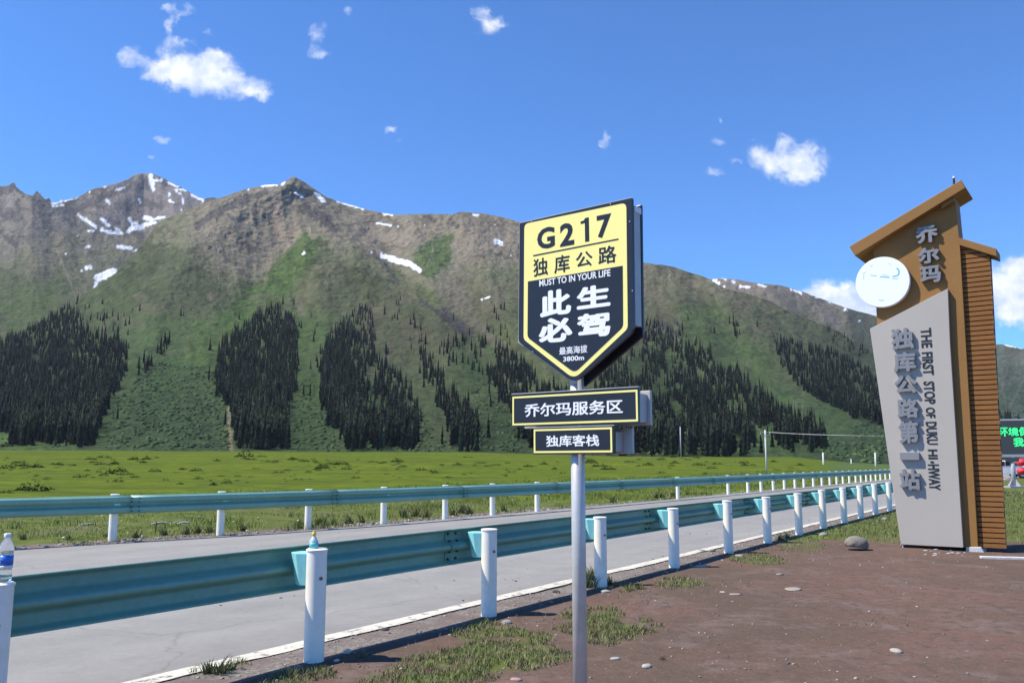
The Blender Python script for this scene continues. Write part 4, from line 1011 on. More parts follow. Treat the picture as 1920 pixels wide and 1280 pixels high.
STN = [(1545, 1005, .085, .6, 'pale rounded stone in the grass beyond the near posts, left of the boulder', (.42, .40, .36)),
       (1318, 1062, .13, .13, 'flat pale slab lying right of the fourth near post', (.48, .43, .38)), (1388, 1042, .10, .12, 'flat pale slab right of the fifth near post', (.42, .40, .33)),
       (1135, 1110, .07, .25, 'pale flat stone at the foot of the third near post', (.46, .44, .40)), (1318, 1034, .055, .5, 'grey stone on the shoulder left of the fifth near post', (.26, .24, .21)),
       (1336, 1034, .06, .55, 'darker grey stone touching the fifth near post shoulder', (.20, .185, .16)), (1490, 1108, .12, .10, 'long thin pale slab flush in the middle of the dirt yard', (.42, .36, .30)),
       (1683, 1223, .055, .35, 'sharp pale chip of rock on the dirt at lower right', (.44, .40, .36)), (1356, 1115, .035, .3, 'small round pale stone on the dirt below the grass clump', (.48, .44, .38)),
       (1380, 1120, .07, .12, 'flat tan stone beside the small round pale one', (.38, .31, .27)), (650, 1225, .035, .6, 'white stone in the rail shadow right of the first full post', (.60, .54, .50)),
       (630, 1240, .03, .35, 'small white chip at the foot of the post with the yellow capped bottle', (.60, .55, .5)), (440, 1228, .025, .4, 'reddish chip lying on the white road line', (.50, .22, .14)),
       (967, 1276, .04, .3, 'pinkish flat stone at the bottom edge left of the sign pole', (.50, .33, .28)), (1155, 1242, .04, .3, 'pale chip on the dirt right of the sign pole', (.46, .42, .38)), (1213, 1253, .045, .35, 'larger pale chip lying right of the sign pole', (.46, .42, .38)),
       (720, 1181, .05, .25, 'dark flat stone on the shoulder between the first two posts', (.08, .07, .06)), (1043, 1110, .05, .4, 'dark clod of earth on the shoulder left of the sign pole', (.07, .06, .05)), (950, 1170, .05, .5, 'thin pale stick of stone in the shadow beyond the second post', (.40, .37, .33)),
       (1463, 1080, .06, .25, 'dull brown flat stone in front of the far grass clump', (.30, .26, .23)), (1505, 982, .07, .5, 'stone at the foot of the seventh near post', (.32, .29, .25)), (1660, 975, .09, .6, 'rounded stone by the last near posts before the monument', (.30, .29, .27))]
for i, (px, py, r_, fl, lab, c) in enumerate(STN):
    p = gpt(px, py); o = rock_mesh('stone', (p[0], p[1] + r_ * .4, float(ground_z(np.array(p[0]), np.array(p[1]))) + r_ * fl * .3), r_, r_ * .7, r_ * fl, i * 3.1 + 5, c, .3, 2); o.rotation_euler = (0, 0, i * .7)
    tag(o, lab, 'stone')
# pale branches lying in the verge
for (a_, b_, lab) in [((147, 991), (228, 987), 'pale bleached branch lying in the verge by the leftmost far post'), ((284, 988), (358, 985), 'pale bleached branch lying right of the short black stake')]:
    p0 = gpt(*a_); p1 = gpt(*b_); mb = MB(); k = 6
    pts = [p0 + (p1 - p0) * t + np.array([0, .12 * math.sin(t * 5), .06 + .03 * math.sin(t * 9)]) for t in np.linspace(0, 1, k)]
    for q0, q1 in zip(pts[:-1], pts[1:]): mb.tube(q0, q1, .022, .018, 7)
    mb.tube(pts[2], pts[2] + np.array([.2, .1, .08]), .012, .005, 6)
    M.setdefault('branch', mat('bleached_wood', (.55, .52, .45), rough=.85, noise=[(20, .2, 4)]))
    tag(mb.build('branch', M['branch']), lab, 'branch')
p = gpt(291, 1002); mb = MB(); mb.tube((p[0], p[1], -.05), (p[0] + .01, p[1], .24), .012, .009, 8); mb.tube((p[0] - .02, p[1], .2), (p[0] + .03, p[1], .205), .006, .006, 6)
M['black'] = mat('black_metal', (.02, .02, .02), rough=.6)
tag(mb.build('stake', M['black']), 'short thin black stake standing in the verge grass', 'stake')

# ------------------------------------------------------------------ guardrails
M['white_paint'] = mat('white_post_paint', (.88, .84, .74), rough=.45, spec=.4, noise=[(1.8, .05, 5), (14, .05, 5)], bump=[(60, .08, .002)])
M['cyan'] = mat('cyan_coating', (.30, .74, .72), rough=.45, spec=.5, noise=[(1.2, .08, 5), (25, .06, 4)])
M['teal'] = mat('teal_rail_coating', (.185, .355, .290), rough=.45, spec=.35, noise=[(.9, .12, 5), (18, .08, 5)])
M['bolt'] = mat('rusty_bolt', (.20, .15, .11), rough=.6, metal=.6)
M['darkbolt'] = mat('dark_bolt', (.035, .055, .06), rough=.5, metal=.3)
def post(parent, x, y, h=.75, r=.07, dirn=1, bolts=True, n=24):
    mb = MB(); prof = [(r, -.12), (r, h - .012), (r + .004, h - .010), (r + .005, h), (r - .004, h + .006), (.0 + .001, h + .008)]
    mb.lathe((x, y, 0), prof, n); o = mb.build('post', M['white_paint'], parent)
    o.data.polygons.foreach_set('use_smooth', [True] * len(o.data.polygons)) if n < 16 else None
    b_ = o.modifiers.new('edge', 'EDGE_SPLIT'); b_.split_angle = R(40)
    o.data.polygons.foreach_set('use_smooth', [True] * len(o.data.polygons))
    if bolts:
        q = MB(); nb = np.array([.62, -.78, 0]); c = np.array([x, y, h - .19]) + nb * r * .97
        q.tube(c, c + nb * .012, .013, .011, 10); q.build('bolt', M['bolt'], o)
    return o
PXN = [588, 917, 1126, 1264, 1367, 1441, 1501, 1547, 1587, 1619, 1647]
def on_near(px):
    # where the vertical plane through this pixel column meets the post line
    a = (px - 960) / FPX * math.cos(PITCH); a2 = (px - 960) / FPX
    for _ in range(3):
        Y = (-1.36 - SL * 6.08) / (a2_eff(px, 0) - SL)
    return Y
def a2_eff(px, z):
    r = ray(px, 1100); return r[0] / r[1]
NP = []
for px in [-15] + PXN:
    y_ = 1240 if px < 700 else 1050
    r = ray(px, y_); k = r[0] / r[1]; Y = (-1.36 - SL * 6.08) / (k - SL); NP.append((k * Y, Y))
st = np.array([2.03 * RD[0], 2.03 * RD[1]])
NP = [(NP[0][0] - st[0], NP[0][1] - st[1])] + NP + [(NP[-1][0] + st[0] * k, NP[-1][1] + st[1] * k) for k in range(1, 16)]
near = thing('guardrail', (NP[1][0], NP[1][1], 0), 'teal guardrail on white round posts along the near road edge', 'guardrail')
ph = [.75, .76, .75, .752, .745, .75, .77, .76, .76, .77, .775, .775, .775]
for i, (x, y) in enumerate(NP):
    post(near, x, y, ph[i] if i < len(ph) else .775, n=28 if i < 8 else 16, bolts=i < 10)
    # spacer block: a tapering folded block between post and rail, wider at its top
    mb = MB(); t2 = np.array([*RD, 0]); n2_ = np.array([*RN, 0]); c = np.array([x, y, 0])
    def q(a, b, z): return c + t2 * a + n2_ * b + np.array([0, 0, z])
    top = [q(-.055, .05, .725), q(-.085, .12, .725), q(-.05, .205, .725), q(.05, .205, .725), q(.085, .12, .725), q(.055, .05, .725)]
    bot = [q(-.045, .05, .505), q(-.065, .10, .505), q(-.035, .165, .505), q(.035, .165, .505), q(.065, .10, .505), q(.045, .05, .505)]
    mb.add(bot + top, [tuple(range(5, -1, -1)), tuple(range(6, 12))] + [(j, (j + 1) % 6, 6 + (j + 1) % 6, 6 + j) for j in range(6)])
    mb.build('spacer', M['cyan'], near, bevel=.006)
def rail_q(z):
    z = np.abs(np.asarray(z, float)); return .081 * sm(.155, .118, z) * sm(.006, .062, z) + .014 * (z > .1485)
def beam(parent, pts, side, q0, z0, m, lo=0.0, nseg=42, name='rail_beam'):
    """W-profile beam along polyline pts (2d); side = unit normal sign pointing to traffic"""
    zz = np.linspace(-.155, .155, nseg); pr = rail_q(zz)
    prof = [(a, b) for a, b in zip(pr, zz)] + [(a - .004, b) for a, b in zip(pr[::-1], zz[::-1])]
    pts = np.array(pts); d = np.gradient(pts, axis=0); d /= np.linalg.norm(d, axis=1)[:, None]
    nn = np.stack([-d[:, 1], d[:, 0]], 1) * side; V = []; k = len(prof)
    for p, n_ in zip(pts, nn):
        for (a, b) in prof: V.append((p[0] + n_[0] * (q0 + a + lo), p[1] + n_[1] * (q0 + a + lo), z0 + b))
    F = [(i * k + j, i * k + (j + 1) % k, (i + 1) * k + (j + 1) % k, (i + 1) * k + j) for i in range(len(pts) - 1) for j in range(k)]
    F += [tuple(range(k - 1, -1, -1)), tuple(range((len(pts) - 1) * k, len(pts) * k))]
    o = mk(name, V, F, m, parent)
    o.data.polygons.foreach_set('use_smooth', [len(f.vertices) == 4 for f in o.data.polygons])
    return o
# near rail: one beam for every two posts, joints left of posts 917, 1264, 1441 ...
sc0 = np.array(NP[0])
def s_at(i): return float(np.dot(np.array(NP[i]) - sc0, RD))
joints = [-6.0] + [s_at(i) - .27 for i in range(1, len(NP), 2)] + [s_at(len(NP) - 1) + .5]
for k, (a_, b_) in enumerate(zip(joints[:-1], joints[1:])):
    pts = [sc0 + RD * s for s in np.linspace(a_, b_ + .16, 9)]
    bo = beam(near, pts, 1, .212, .605, M['teal'], lo=.007 * (k % 2))
    mb = MB()
    for dz in (-.11, -.045, .045, .11):
        for ds in (-.05, .06):
            c = sc0 + RD * (b_ + .08 + ds); c3 = np.array([c[0], c[1], .605 + dz]); pq = .212 + float(rail_q(dz)); n3_ = np.array([*RN, 0])
            mb.tube(c3 + n3_ * (pq - .022), c3 + n3_ * (pq + .022), .011, .011, 8)
    mb.build('joint_bolts', M['darkbolt'], bo)['kind'] = 'stuff'

def along(P, s):
    L = np.r_[0, np.cumsum(np.hypot(*np.diff(P, axis=0).T))]; return np.array([np.interp(s, L, P[:, 0]), np.interp(s, L, P[:, 1])])
def s_of_px(px):
    ss = np.arange(15, 175, .02); L = np.r_[0, np.cumsum(np.hypot(*np.diff(FAR, axis=0).T))]
    X = np.interp(ss, L, FAR[:, 0]); Y = np.interp(ss, L, FAR[:, 1]); r = ray(px, 960); return float(ss[np.argmin(np.abs(X / Y - r[0] / r[1]))])
PXF = [-190, 213, 415, 578, 719, 835, 923, 1007, 1078, 1272, 1367, 1404, 1429, 1452, 1473, 1493, 1510, 1528, 1544, 1559, 1572, 1584, 1596, 1608, 1618, 1628, 1637, 1646, 1655]
p0 = along(FAR, s_of_px(213))
far = thing('guardrail', (p0[0], p0[1], 0), 'teal guardrail on white posts along the far edge of the road', 'guardrail')
SF = sorted([s_of_px(v) for v in PXF] + [s_of_px(213) - 2 * k for k in (1, 2, 3, 4, 5)] + [s_of_px(1655) + 2 * k for k in range(1, 18)])
for s in SF:
    x, y = along(FAR, s); d = along(FAR, s + .1) - along(FAR, s); d /= np.linalg.norm(d); nf = np.array([d[1], -d[0]])
    x, y = np.array([x, y]) - nf * .0
    post(far, x, y, .80, .07, bolts=False, n=14)
    mb = MB(); mb.box((x + nf[0] * .11, y + nf[1] * .11, .62), (*nf, 0), (*d, 0), (0, 0, 1), .045, .05, .08); mb.build('spacer', M['cyan'], far)
s0_, s1_ = SF[0] - 1.5, SF[-1] + .5
jf = [s0_] + [s for s in np.arange(s_of_px(213) + .1 - 8, s1_, 4.05)] + [s1_]
for k, (a_, b_) in enumerate(zip(jf[:-1], jf[1:])):
    if b_ - a_ < .3: continue
    pts = [along(FAR, s) for s in np.linspace(a_, min(b_ + .16, s1_), 9)]
    bo = beam(far, pts, -1, .155, .63, M['teal'], lo=.006 * (k % 2), nseg=30)
    if a_ < 60:
        mb = MB(); c = along(FAR, b_ + .08); d = along(FAR, b_ + .2) - c; d /= np.linalg.norm(d); nf = np.array([d[1], -d[0], 0]); d = np.array([*d, 0])
        for dz in (-.11, -.045, .045, .11):
            for ds in (-.07, .05):
                c3 = np.array([c[0], c[1], .63 + dz]) + d * ds; pq = .155 + float(rail_q(dz))
                mb.tube(c3 + nf * (pq - .005), c3 + nf * (pq + .022), .013, .011, 8)
        mb.build('joint_bolts', M['darkbolt'], bo)['kind'] = 'stuff'

# ------------------------------------------------------------------ bottles on the posts
M['clear'] = mat('clear_plastic', (.92, .96, .98), rough=.08, trans=.9, spec=.5); M['clear'].node_tree.nodes['Principled BSDF'].inputs['IOR'].default_value = 1.25
M['capw'] = mat('white_cap', (.78, .80, .80), rough=.5); M['capy'] = mat('yellow_cap', (.80, .52, .02), rough=.4)
M['blue'] = mat('blue_label', (.03, .16, .62), rough=.35); M['lab_t'] = mat('teal_label', (.10, .50, .52), rough=.4, noise=[(40, .2, 2)]); M['ink'] = mat('white_print', (.8, .8, .8), rough=.5); M['milk'] = mat('frosted_plastic', (.72, .80, .80), rough=.35, trans=.3)
p = np.array([NP[1][0] + .030, NP[1][1] - .005, ph[1] + .008])
bt = thing('water_bottle', p, 'clear plastic water bottle with blue label on the leftmost post', 'bottle')
mb = MB(); mb.lathe(p, [(.026, 0), (.031, .006), (.032, .03), (.030, .035), (.032, .045), (.030, .055), (.032, .065), (.0325, .075), (.0325, .135), (.0335, .15), (.033, .165), (.028, .185), (.018, .203), (.012, .212), (.012, .222)], 28); mb.build('bottle_body', M['clear'], bt, smooth=True)
mb = MB(); mb.lathe(p + [0, 0, .214], [(.0155, 0), (.016, .002), (.016, .018), (.0145, .020)], 24); mb.build('cap', M['capw'], bt, smooth=True)
mb = MB(); mb.lathe(p + [0, 0, .082], [(.0332, 0), (.0332, .048)], 28)
lb = mb.build('label', M['blue'], bt, smooth=True)
mb = MB(); mb.lathe(p + [0, 0, .068], [(.0330, 0), (.0330, .0139)], 28); mb.build('label_band', M['ink'], bt, smooth=True)
LP = Plane((p[0], p[1], 0), 0.55)
def lbl(body, z0, z1, w):
    v, f = text_mesh(body, .0); x = v[:, 0]; yv = v[:, 1]; a = (x - x.min()) / (x.max() - x.min()) - .5; b = (yv - yv.min()) / (yv.max() - yv.min())
    an = a * w / .0336; P_ = np.stack([p[0] + .0336 * (LP.n[0] * np.cos(an) + LP.t[0] * np.sin(an)), p[1] + .0336 * (LP.n[1] * np.cos(an) + LP.t[1] * np.sin(an)), p[2] + z0 + (z1 - z0) * b], -1)
    mk('lettering', P_, f, M['ink'], lb)
lbl('Refreshing', .108, .117, .045); lbl('Water', .096, .105, .028)
p = np.array([NP[2][0] - .022, NP[2][1] - .01, ph[2] + .008])
bt = thing('drink_bottle', p, 'small bottle with yellow cap and teal label on the second post from left', 'bottle')
mb = MB(); mb.lathe(p, [(.027, 0), (.0305, .004), (.0305, .042), (.029, .05), (.022, .064), (.013, .078), (.010, .084), (.010, .09)], 24); mb.build('bottle_body', M['milk'], bt, smooth=True)
mb = MB(); mb.lathe(p + [0, 0, .006], [(.0312, 0), (.0312, .034)], 24); mb.build('label', M['lab_t'], bt, smooth=True)
mb = MB(); mb.lathe(p + [0, 0, .088], [(.0135, 0), (.0145, .002), (.0145, .013), (.012, .016), (.011, .024), (.008, .027)], 20); mb.build('cap', M['capy'], bt, smooth=True)

# ------------------------------------------------------------------ the road sign
M['sign_black'] = mat('black_sign_face', (.017, .019, .026), rough=.35, spec=.4, noise=[(3, .15, 4)])
M['sign_yellow'] = mat('yellow_sign_sheet', (.95, .84, .27), rough=.45, noise=[(2.0, .03, 3)])
M['sign_white'] = mat('white_sign_print', (.85, .85, .85), rough=.5)
M['galv'] = mat('galvanised_steel', (.58, .56, .52), rough=.45, metal=.35, noise=[(6, .10, 5), (60, .06, 3)], bump=[(40, .05, .002)])
M['alu'] = mat('brushed_aluminium', (.46, .45, .43), rough=.5, metal=.2, noise=[(8, .08, 4)])
TH = R(37.2); PD = 4.68
r = ray(1085, 1000); pole_xy = r[:2] / r[1] * PD
pc = np.array([pole_xy[0], pole_xy[1], 0])
sg = thing('road_sign', pc, 'black and yellow shield road sign reading G217 with two name boards on a steel pole', 'sign')
SP = Plane(pc, TH); FO = .062                   # face plane is FO in front of the pole axis
zc = lambda px, py: SP.sz(px, py, FO)[1]
mb = MB(); mb.tube((pc[0], pc[1], -.3), (pc[0], pc[1], zc(1085, 700) + .25), .038, .038, 28); mb.build('pole', M['galv'], sg, smooth=True)
z1 = lambda X, Y: (960 + X / 3.46, 360 + Y / 3.46)
z2 = lambda X, Y: (940 + X / 6, 700 + Y / 6)
def rpoly(pts, rad, k=5):
    """round the corners of a 2d polygon"""
    out = []; n = len(pts)
    for i in range(n):
        p0, p1, p2 = [np.array(pts[j % n], float) for j in (i - 1, i, i + 1)]
        rr_ = rad[i] if isinstance(rad, (list, tuple)) else rad
        if rr_ <= 0: out.append(tuple(p1)); continue
        a = p1 + (p0 - p1) / np.linalg.norm(p0 - p1) * rr_; b = p1 + (p2 - p1) / np.linalg.norm(p2 - p1) * rr_
        for t in np.linspace(0, 1, k): out.append(tuple((1 - t) ** 2 * a + 2 * t * (1 - t) * p1 + t * t * b))
    return out
def sheet(name, px_pts, o, th_, m, parent, rad=0, pl=None, bevel=0):
    pl = pl or SP
    pts = [pl.sz(x, y, o) for x, y in px_pts]
    if rad: pts = rpoly(pts, rad)
    f3 = [pl.pt(a, b, o) for a, b in pts]
    mb = MB(); mb.prism(f3, -pl.n * th_)
    return mb.build(name, m, parent, bevel=bevel)
shield = [z1(50, 203), z1(776, 38), z1(786, 903), z1(700, 985), z1(400, 1228), z1(330, 1190), z1(42, 972)]
shield = [z1(50, 203), z1(776, 38), z1(786, 905), z1(402, 1238), z1(42, 972)]
fp_ = sheet('shield_panel', shield, FO, .022, M['sign_black'], sg, rad=[.004, .004, .03, .05, .02])
sheet('yellow_face', [z1(80, 207), z1(741, 70), z1(751, 885), z1(403, 1213), z1(75, 955)], FO + .0015, .0015, M['sign_yellow'], fp_, rad=[.03, .03, .02, .05, .02])
sheet('black_field', [z1(103, 580), z1(717, 478), z1(720, 873), z1(405, 1172), z1(100, 942)], FO + .003, .0015, M['sign_black'], fp_, rad=[0, 0, .02, .035, .02])
mb = MB(); sheet('divider_line', [z1(137, 409), z1(690, 301), z1(690, 309), z1(137, 417)], FO + .003, .0015, M['sign_black'], fp_)
BK, WH = M['sign_black'], M['sign_white']
for ch, bl, tr in (('G', (163, 377), (276, 218)), ('2', (311, 356), (401, 192)), ('7', (551, 303), (642, 137))):
    letters('lettering', ch, SP, z1(*bl), z1(*tr), FO + .003, .0015, BK, fp_, bold=.032)
sheet('lettering', [z1(*q) for q in ((443, 193), (446, 207), (472, 200), (474, 323), (500, 318), (497, 164), (474, 169), (466, 184))][::-1], FO + .003, .0015, BK, fp_)
for ch, bl, tr in (('独', (138, 550), (232, 420)), ('库', (274, 530), (372, 400)), ('公', (414, 492), (520, 378)), ('路', (560, 472), (674, 340))):
    letters('lettering', ch, SP, z1(*bl), z1(*tr), FO + .003, .0015, BK, fp_, bold=.012)
letters('lettering', 'MUST TO IN YOUR LIFE', SP, z1(177, 614), z1(638, 500), FO + .0045, .0015, WH, fp_, bold=.018)
for ch, bl, tr in (('此', (182, 815), (383, 618)), ('生', (420, 765), (637, 590)), ('必', (173, 985), (391, 800)), ('驾', (422, 952), (637, 770))):
    letters('lettering', ch, SP, z1(*bl), z1(*tr), FO + .0045, .0015, WH, fp_, bold=.045)
letters('lettering', '最高海拔', SP, z1(307, 1057), z1(488, 990), FO + .0045, .0015, WH, fp_, bold=.014)
letters('lettering', '3800m', SP, z1(332, 1100), z1(467, 1056), FO + .0045, .0015, WH, fp_, bold=.02)
mb = MB()
for X, Y in ((128, 192), (765, 192), (640, 78), (135, 1035), (782, 640)):
    q_ = SP.pt(*SP.sz(*z1(X, Y), FO), FO); mb.tube(q_, q_ + SP.n * .004, .004, .0035, 8)
mb.build('rivets', M['alu'], fp_)
# aluminium edge trim round the front plate, back plate and the gap between them
sheet('edge_trim', [z1(49, 199), z1(778, 34), z1(788, 907), z1(402, 1243), z1(40, 975)], FO - .024, .006, M['alu'], sg)
def shifted(pts, o, ds=0.0, dz=0.0):
    return [SP.pt(SP.sz(x, y, FO)[0] + ds, SP.sz(x, y, FO)[1] + dz, o) for x, y in pts]
mb = MB(); mb.prism(shifted(shield, -FO + .022, 0, -.012), -SP.n * .022); mb.build('back_panel', M['sign_black'], sg, bevel=.004)
e0 = SP.sz(*z1(776, 60), FO); e1 = SP.sz(*z1(786, 860), FO)
mb = MB(); mb.prism([SP.pt(e0[0] - .035, e0[1] - .02, FO - .032), SP.pt(e0[0] - .004, e0[1] - .02, FO - .032), SP.pt(e1[0] - .004, e1[1] + .0, FO - .032), SP.pt(e1[0] - .035, e1[1], FO - .032)], -SP.n * (2 * FO - .056))
mb.build('side_channel', M['alu'], sg, bevel=.002)
mb = MB(); mb.prism([SP.pt(e0[0] - .05, e0[1] - .022, FO - .034), SP.pt(e0[0] + .002, e0[1] - .014, FO - .034), SP.pt(e0[0] + .002, e0[1] - .05, FO - .034), SP.pt(e0[0] - .05, e0[1] - .05, FO - .034)], -SP.n * .07); mb.build('end_cap', M['capw'], sg, bevel=.004)
def board(outer, frame, txt, bl, tr, back_extra, name='name_board', bold=.02):
    b = sheet(name, outer, FO, .02, M['sign_black'], sg)
    fr = [SP.sz(x, y, FO) for x, y in frame]; s0 = (fr[0][0] + fr[3][0]) / 2; s1 = (fr[1][0] + fr[2][0]) / 2; za = (fr[0][1] + fr[1][1]) / 2; zb = (fr[2][1] + fr[3][1]) / 2
    w = .0105; mb = MB()
    for (a0, a1, b0, b1) in ((s0, s1, za - w, za), (s0, s1, zb, zb + w), (s0, s0 + w, zb + w, za - w), (s1 - w, s1, zb + w, za - w)):
        mb.prism([SP.pt(a0, b1, FO + .002), SP.pt(a1, b1, FO + .002), SP.pt(a1, b0, FO + .002), SP.pt(a0, b0, FO + .002)], -SP.n * .002)
    mb.build('yellow_border', M['sign_yellow'], b)
    letters('lettering', txt, SP, z2(*bl), z2(*tr), FO + .002, .002, WH, b, bold=bold)
    # bright top lip and the matching panel on the back, joined by an aluminium box
    o4 = [SP.sz(x, y, FO) for x, y in outer]; L0, L1 = o4[0][0], o4[1][0]; T_ = max(o4[0][1], o4[1][1]); B_ = min(o4[2][1], o4[3][1])
    mb = MB(); mb.prism([SP.pt(L0 - .002, T_ + .005, FO + .004), SP.pt(L1 + .002, T_ + .005, FO + .004), SP.pt(L1 + .002, T_ + .0005, FO + .004), SP.pt(L0 - .002, T_ + .0005, FO + .004)], -SP.n * .03); mb.build('top_lip', M['alu'], b)
    mb = MB(); mb.prism([SP.pt(L0 + .01, T_ - .01, -FO + .02), SP.pt(L1 + back_extra, T_ - .01, -FO + .02), SP.pt(L1 + back_extra, B_, -FO + .02), SP.pt(L0 + .01, B_, -FO + .02)], -SP.n * .02); mb.build('back_panel', M['alu'], b, bevel=.002)
    mb = MB(); mb.prism([SP.pt(L1 - .04, T_ - .03, FO - .021), SP.pt(L1 - .006, T_ - .03, FO - .021), SP.pt(L1 - .006, B_ + .012, FO - .021), SP.pt(L1 - .04, B_ + .012, FO - .021)], -SP.n * (2 * FO - .042)); mb.build('side_channel', M['alu'], b, bevel=.002)
    return b
board([z2(122, 238), z2(1540, 157), z2(1540, 572), z2(125, 596)], [z2(126, 262), z2(1536, 180), z2(1536, 545), z2(128, 578)], '乔尔玛服务区', (262, 490), (1364, 288), .012)
board([z2(362, 618), z2(1266, 588), z2(1266, 902), z2(364, 908)], [z2(367, 626), z2(1248, 604), z2(1248, 892), z2(367, 888)], '独库客栈', (503, 824), (1100, 684), .05, bold=.02)

# ------------------------------------------------------------------ the monument
M['brown'] = mat('ochre_brown_cladding', (.275, .142, .044), rough=.6, spec=.2, noise=[(1.0, .06, 4), (20, .04, 4)])
M['slat'] = mat('brown_slat_wood', (.25, .112, .034), rough=.65, spec=.2, noise=[(3, .10, 4), (30, .08, 4)])
M['slatgap'] = mat('dark_backing', (.030, .012, .008), rough=.8)
M['panel'] = mat('pale_grey_panel', (.42, .385, .335), rough=.6, spec=.3, noise=[(.8, .03, 4)])
M['silver'] = mat('silver_letters', (.235, .235, .24), rough=.45, metal=.1)
M['blacklet'] = mat('black_letters', (.012, .012, .013), rough=.5)
M['disc'] = mat('white_disc', (.88, .90, .91), rough=.4); M['tealmark'] = mat('teal_print', (.12, .50, .56), rough=.5); M['greymark'] = mat('grey_print', (.52, .62, .62), rough=.5)
MT = R(36.0); mp_ = gpt(1750, 1030)
MP = Plane((mp_[0], mp_[1], 0), MT)
mon = thing('monument', (mp_[0], mp_[1], 0), 'leaning brown and grey roadside monument with slatted wing, white disc and silver characters', 'monument')
def mpoly(name, pts, o, thick, m, parent=None, bevel=0.0):
    mb = MB(); mb.prism(MP.poly(pts, o), -MP.n * thick); return mb.build(name, m, parent or mon, bevel=bevel)
mpoly('brown_slab', [(1636, 452), (1790, 362), (1800, 462), (1834, 1026), (1698, 1024), (1644, 600)], 0, .42, M['brown'], bevel=.006)
roof = mpoly('roof', [(1592, 462), (1802, 337), (1811, 352), (1603, 480)], .17, .75, M['brown'], bevel=.01)
mb = MB(); q = MP.pt(*MP.sz(1789, 345, -.1), -.1); mb.tube(q, q + [0, 0, .10], .02, .014, 10); mb.build('finial', M['slatgap'], roof)
mb = MB(); mb.tube(q + [0, 0, .10], q + [0, 0, .13], .02, .008, 10); mb.build('finial_tip', M['capw'], roof)
# small bracket block under the roof at right
mpoly('roof_bracket', [(1764, 384), (1789, 370), (1789, 376), (1765, 392)], .10, .10, M['brown'])
pn = mpoly('grey_panel', [(1631, 616), (1777, 541), (1781, 640), (1806, 1026), (1689, 1020)], .085, .08, M['panel'], bevel=.004)
# slatted wing
mpoly('wing_backing', [(1799, 462), (1854, 478), (1883, 1026), (1834, 1026)], -.10, .30, M['slatgap'])
wl = [(1799, 455), (1833, 1028)]; wr = [(1856, 478), (1887, 1029)]
sa = MP.sz(*wl[0], -.06); sb = MP.sz(*wl[1], -.06); ra = MP.sz(*wr[0], -.06); rb = MP.sz(*wr[1], -.06)
zt, zb = MP.sz(1856, 480, -.06)[1], MP.sz(1887, 1029, -.06)[1]
NS = 58; pitch = (zt - zb) / NS
wing = thing  # (name kept free)
def edge(z, a, b): return a[0] + (b[0] - a[0]) * (z - a[1]) / (b[1] - a[1])
for i in range(NS + 3):
    z0 = zb + i * pitch + pitch * .11; z1_ = zb + (i + 1) * pitch - pitch * .11
    l0, l1 = edge(z0, sa, sb), edge(z1_, sa, sb); r0, r1 = edge(z0, ra, rb), edge(z1_, ra, rb)
    if i >= NS:                                   # the top three run out under the sloping little roof
        f_ = (i - NS + 1) / 3.6; r0 = r0 - (r0 - l0) * (f_ - .2); r1 = r0 - .02
    j = rnd.uniform(-.008, .008)
    mb = MB(); mb.prism([MP.pt(l0, z0, -.06), MP.pt(l1, z1_, -.06), MP.pt(r1 + j, z1_, -.06), MP.pt(r0 + j, z0, -.06)], -MP.n * .05)
    mb.build('slat', M['slat'], mon)
mpoly('wing_roof', [(1797, 445), (1868, 466), (1869, 481), (1797, 459)], .0, .45, M['brown'], bevel=.008)
# white disc with what is left of its print
dc = MP.sz(1654, 528.5, .12); re = MP.sz(1706, 528.5, .12); rad = re[0] - dc[0]
pts = [MP.pt(dc[0] + rad * math.cos(t), dc[1] + rad * math.sin(t), .115) for t in np.linspace(0, 2 * math.pi, 65)[:-1]][::-1]
mb = MB(); mb.prism(pts, -MP.n * .10); ds_ = mb.build('disc', M['disc'], mon, bevel=.006)
z3 = lambda X, Y: (1580 + X / 3.368, 320 + Y / 3.368)
def stroke(pts, w, m, parent, o=.1165):
    mb = MB(); P_ = [MP.sz(*z3(*q), o) for q in pts]
    for (a0, b0), (a1, b1) in zip(P_[:-1], P_[1:]):
        d = np.array([a1 - a0, b1 - b0]); d /= np.linalg.norm(d) + 1e-9; nn = np.array([-d[1], d[0]]) * w / 2
        mb.prism([MP.pt(a0 + nn[0], b0 + nn[1], o), MP.pt(a1 + nn[0], b1 + nn[1], o), MP.pt(a1 - nn[0], b1 - nn[1], o), MP.pt(a0 - nn[0], b0 - nn[1], o)], -MP.n * .0015)
    mb.build('print_mark', m, parent)
stroke([(133, 690), (133, 645), (148, 642)], .010, M['greymark'], ds_)
stroke([(175, 660), (215, 664)], .010, M['tealmark'], ds_); stroke([(235, 668), (295, 674)], .016, M['tealmark'], ds_); stroke([(250, 655), (292, 664)], .010, M['greymark'], ds_)
stroke([(315, 670), (350, 660), (357, 640), (350, 620), (338, 618)], .020, M['tealmark'], ds_); stroke([(315, 682), (352, 680)], .008, M['tealmark'], ds_)
stroke([(172, 608), (180, 598), (192, 596)], .008, M['greymark'], ds_); stroke([(285, 586), (300, 588), (308, 600)], .008, M['greymark'], ds_); stroke([(228, 817), (262, 820)], .010, M['tealmark'], ds_)
for ch, x0, y0, x1, y1 in (('乔', 1718, 420, 1757, 458), ('尔', 1722, 461, 1760, 496), ('玛', 1726, 496, 1763, 532)):
    letters('character', ch, MP, (x0, y1), (x1, y0), .07, .068, M['silver'], mon, bold=.045)
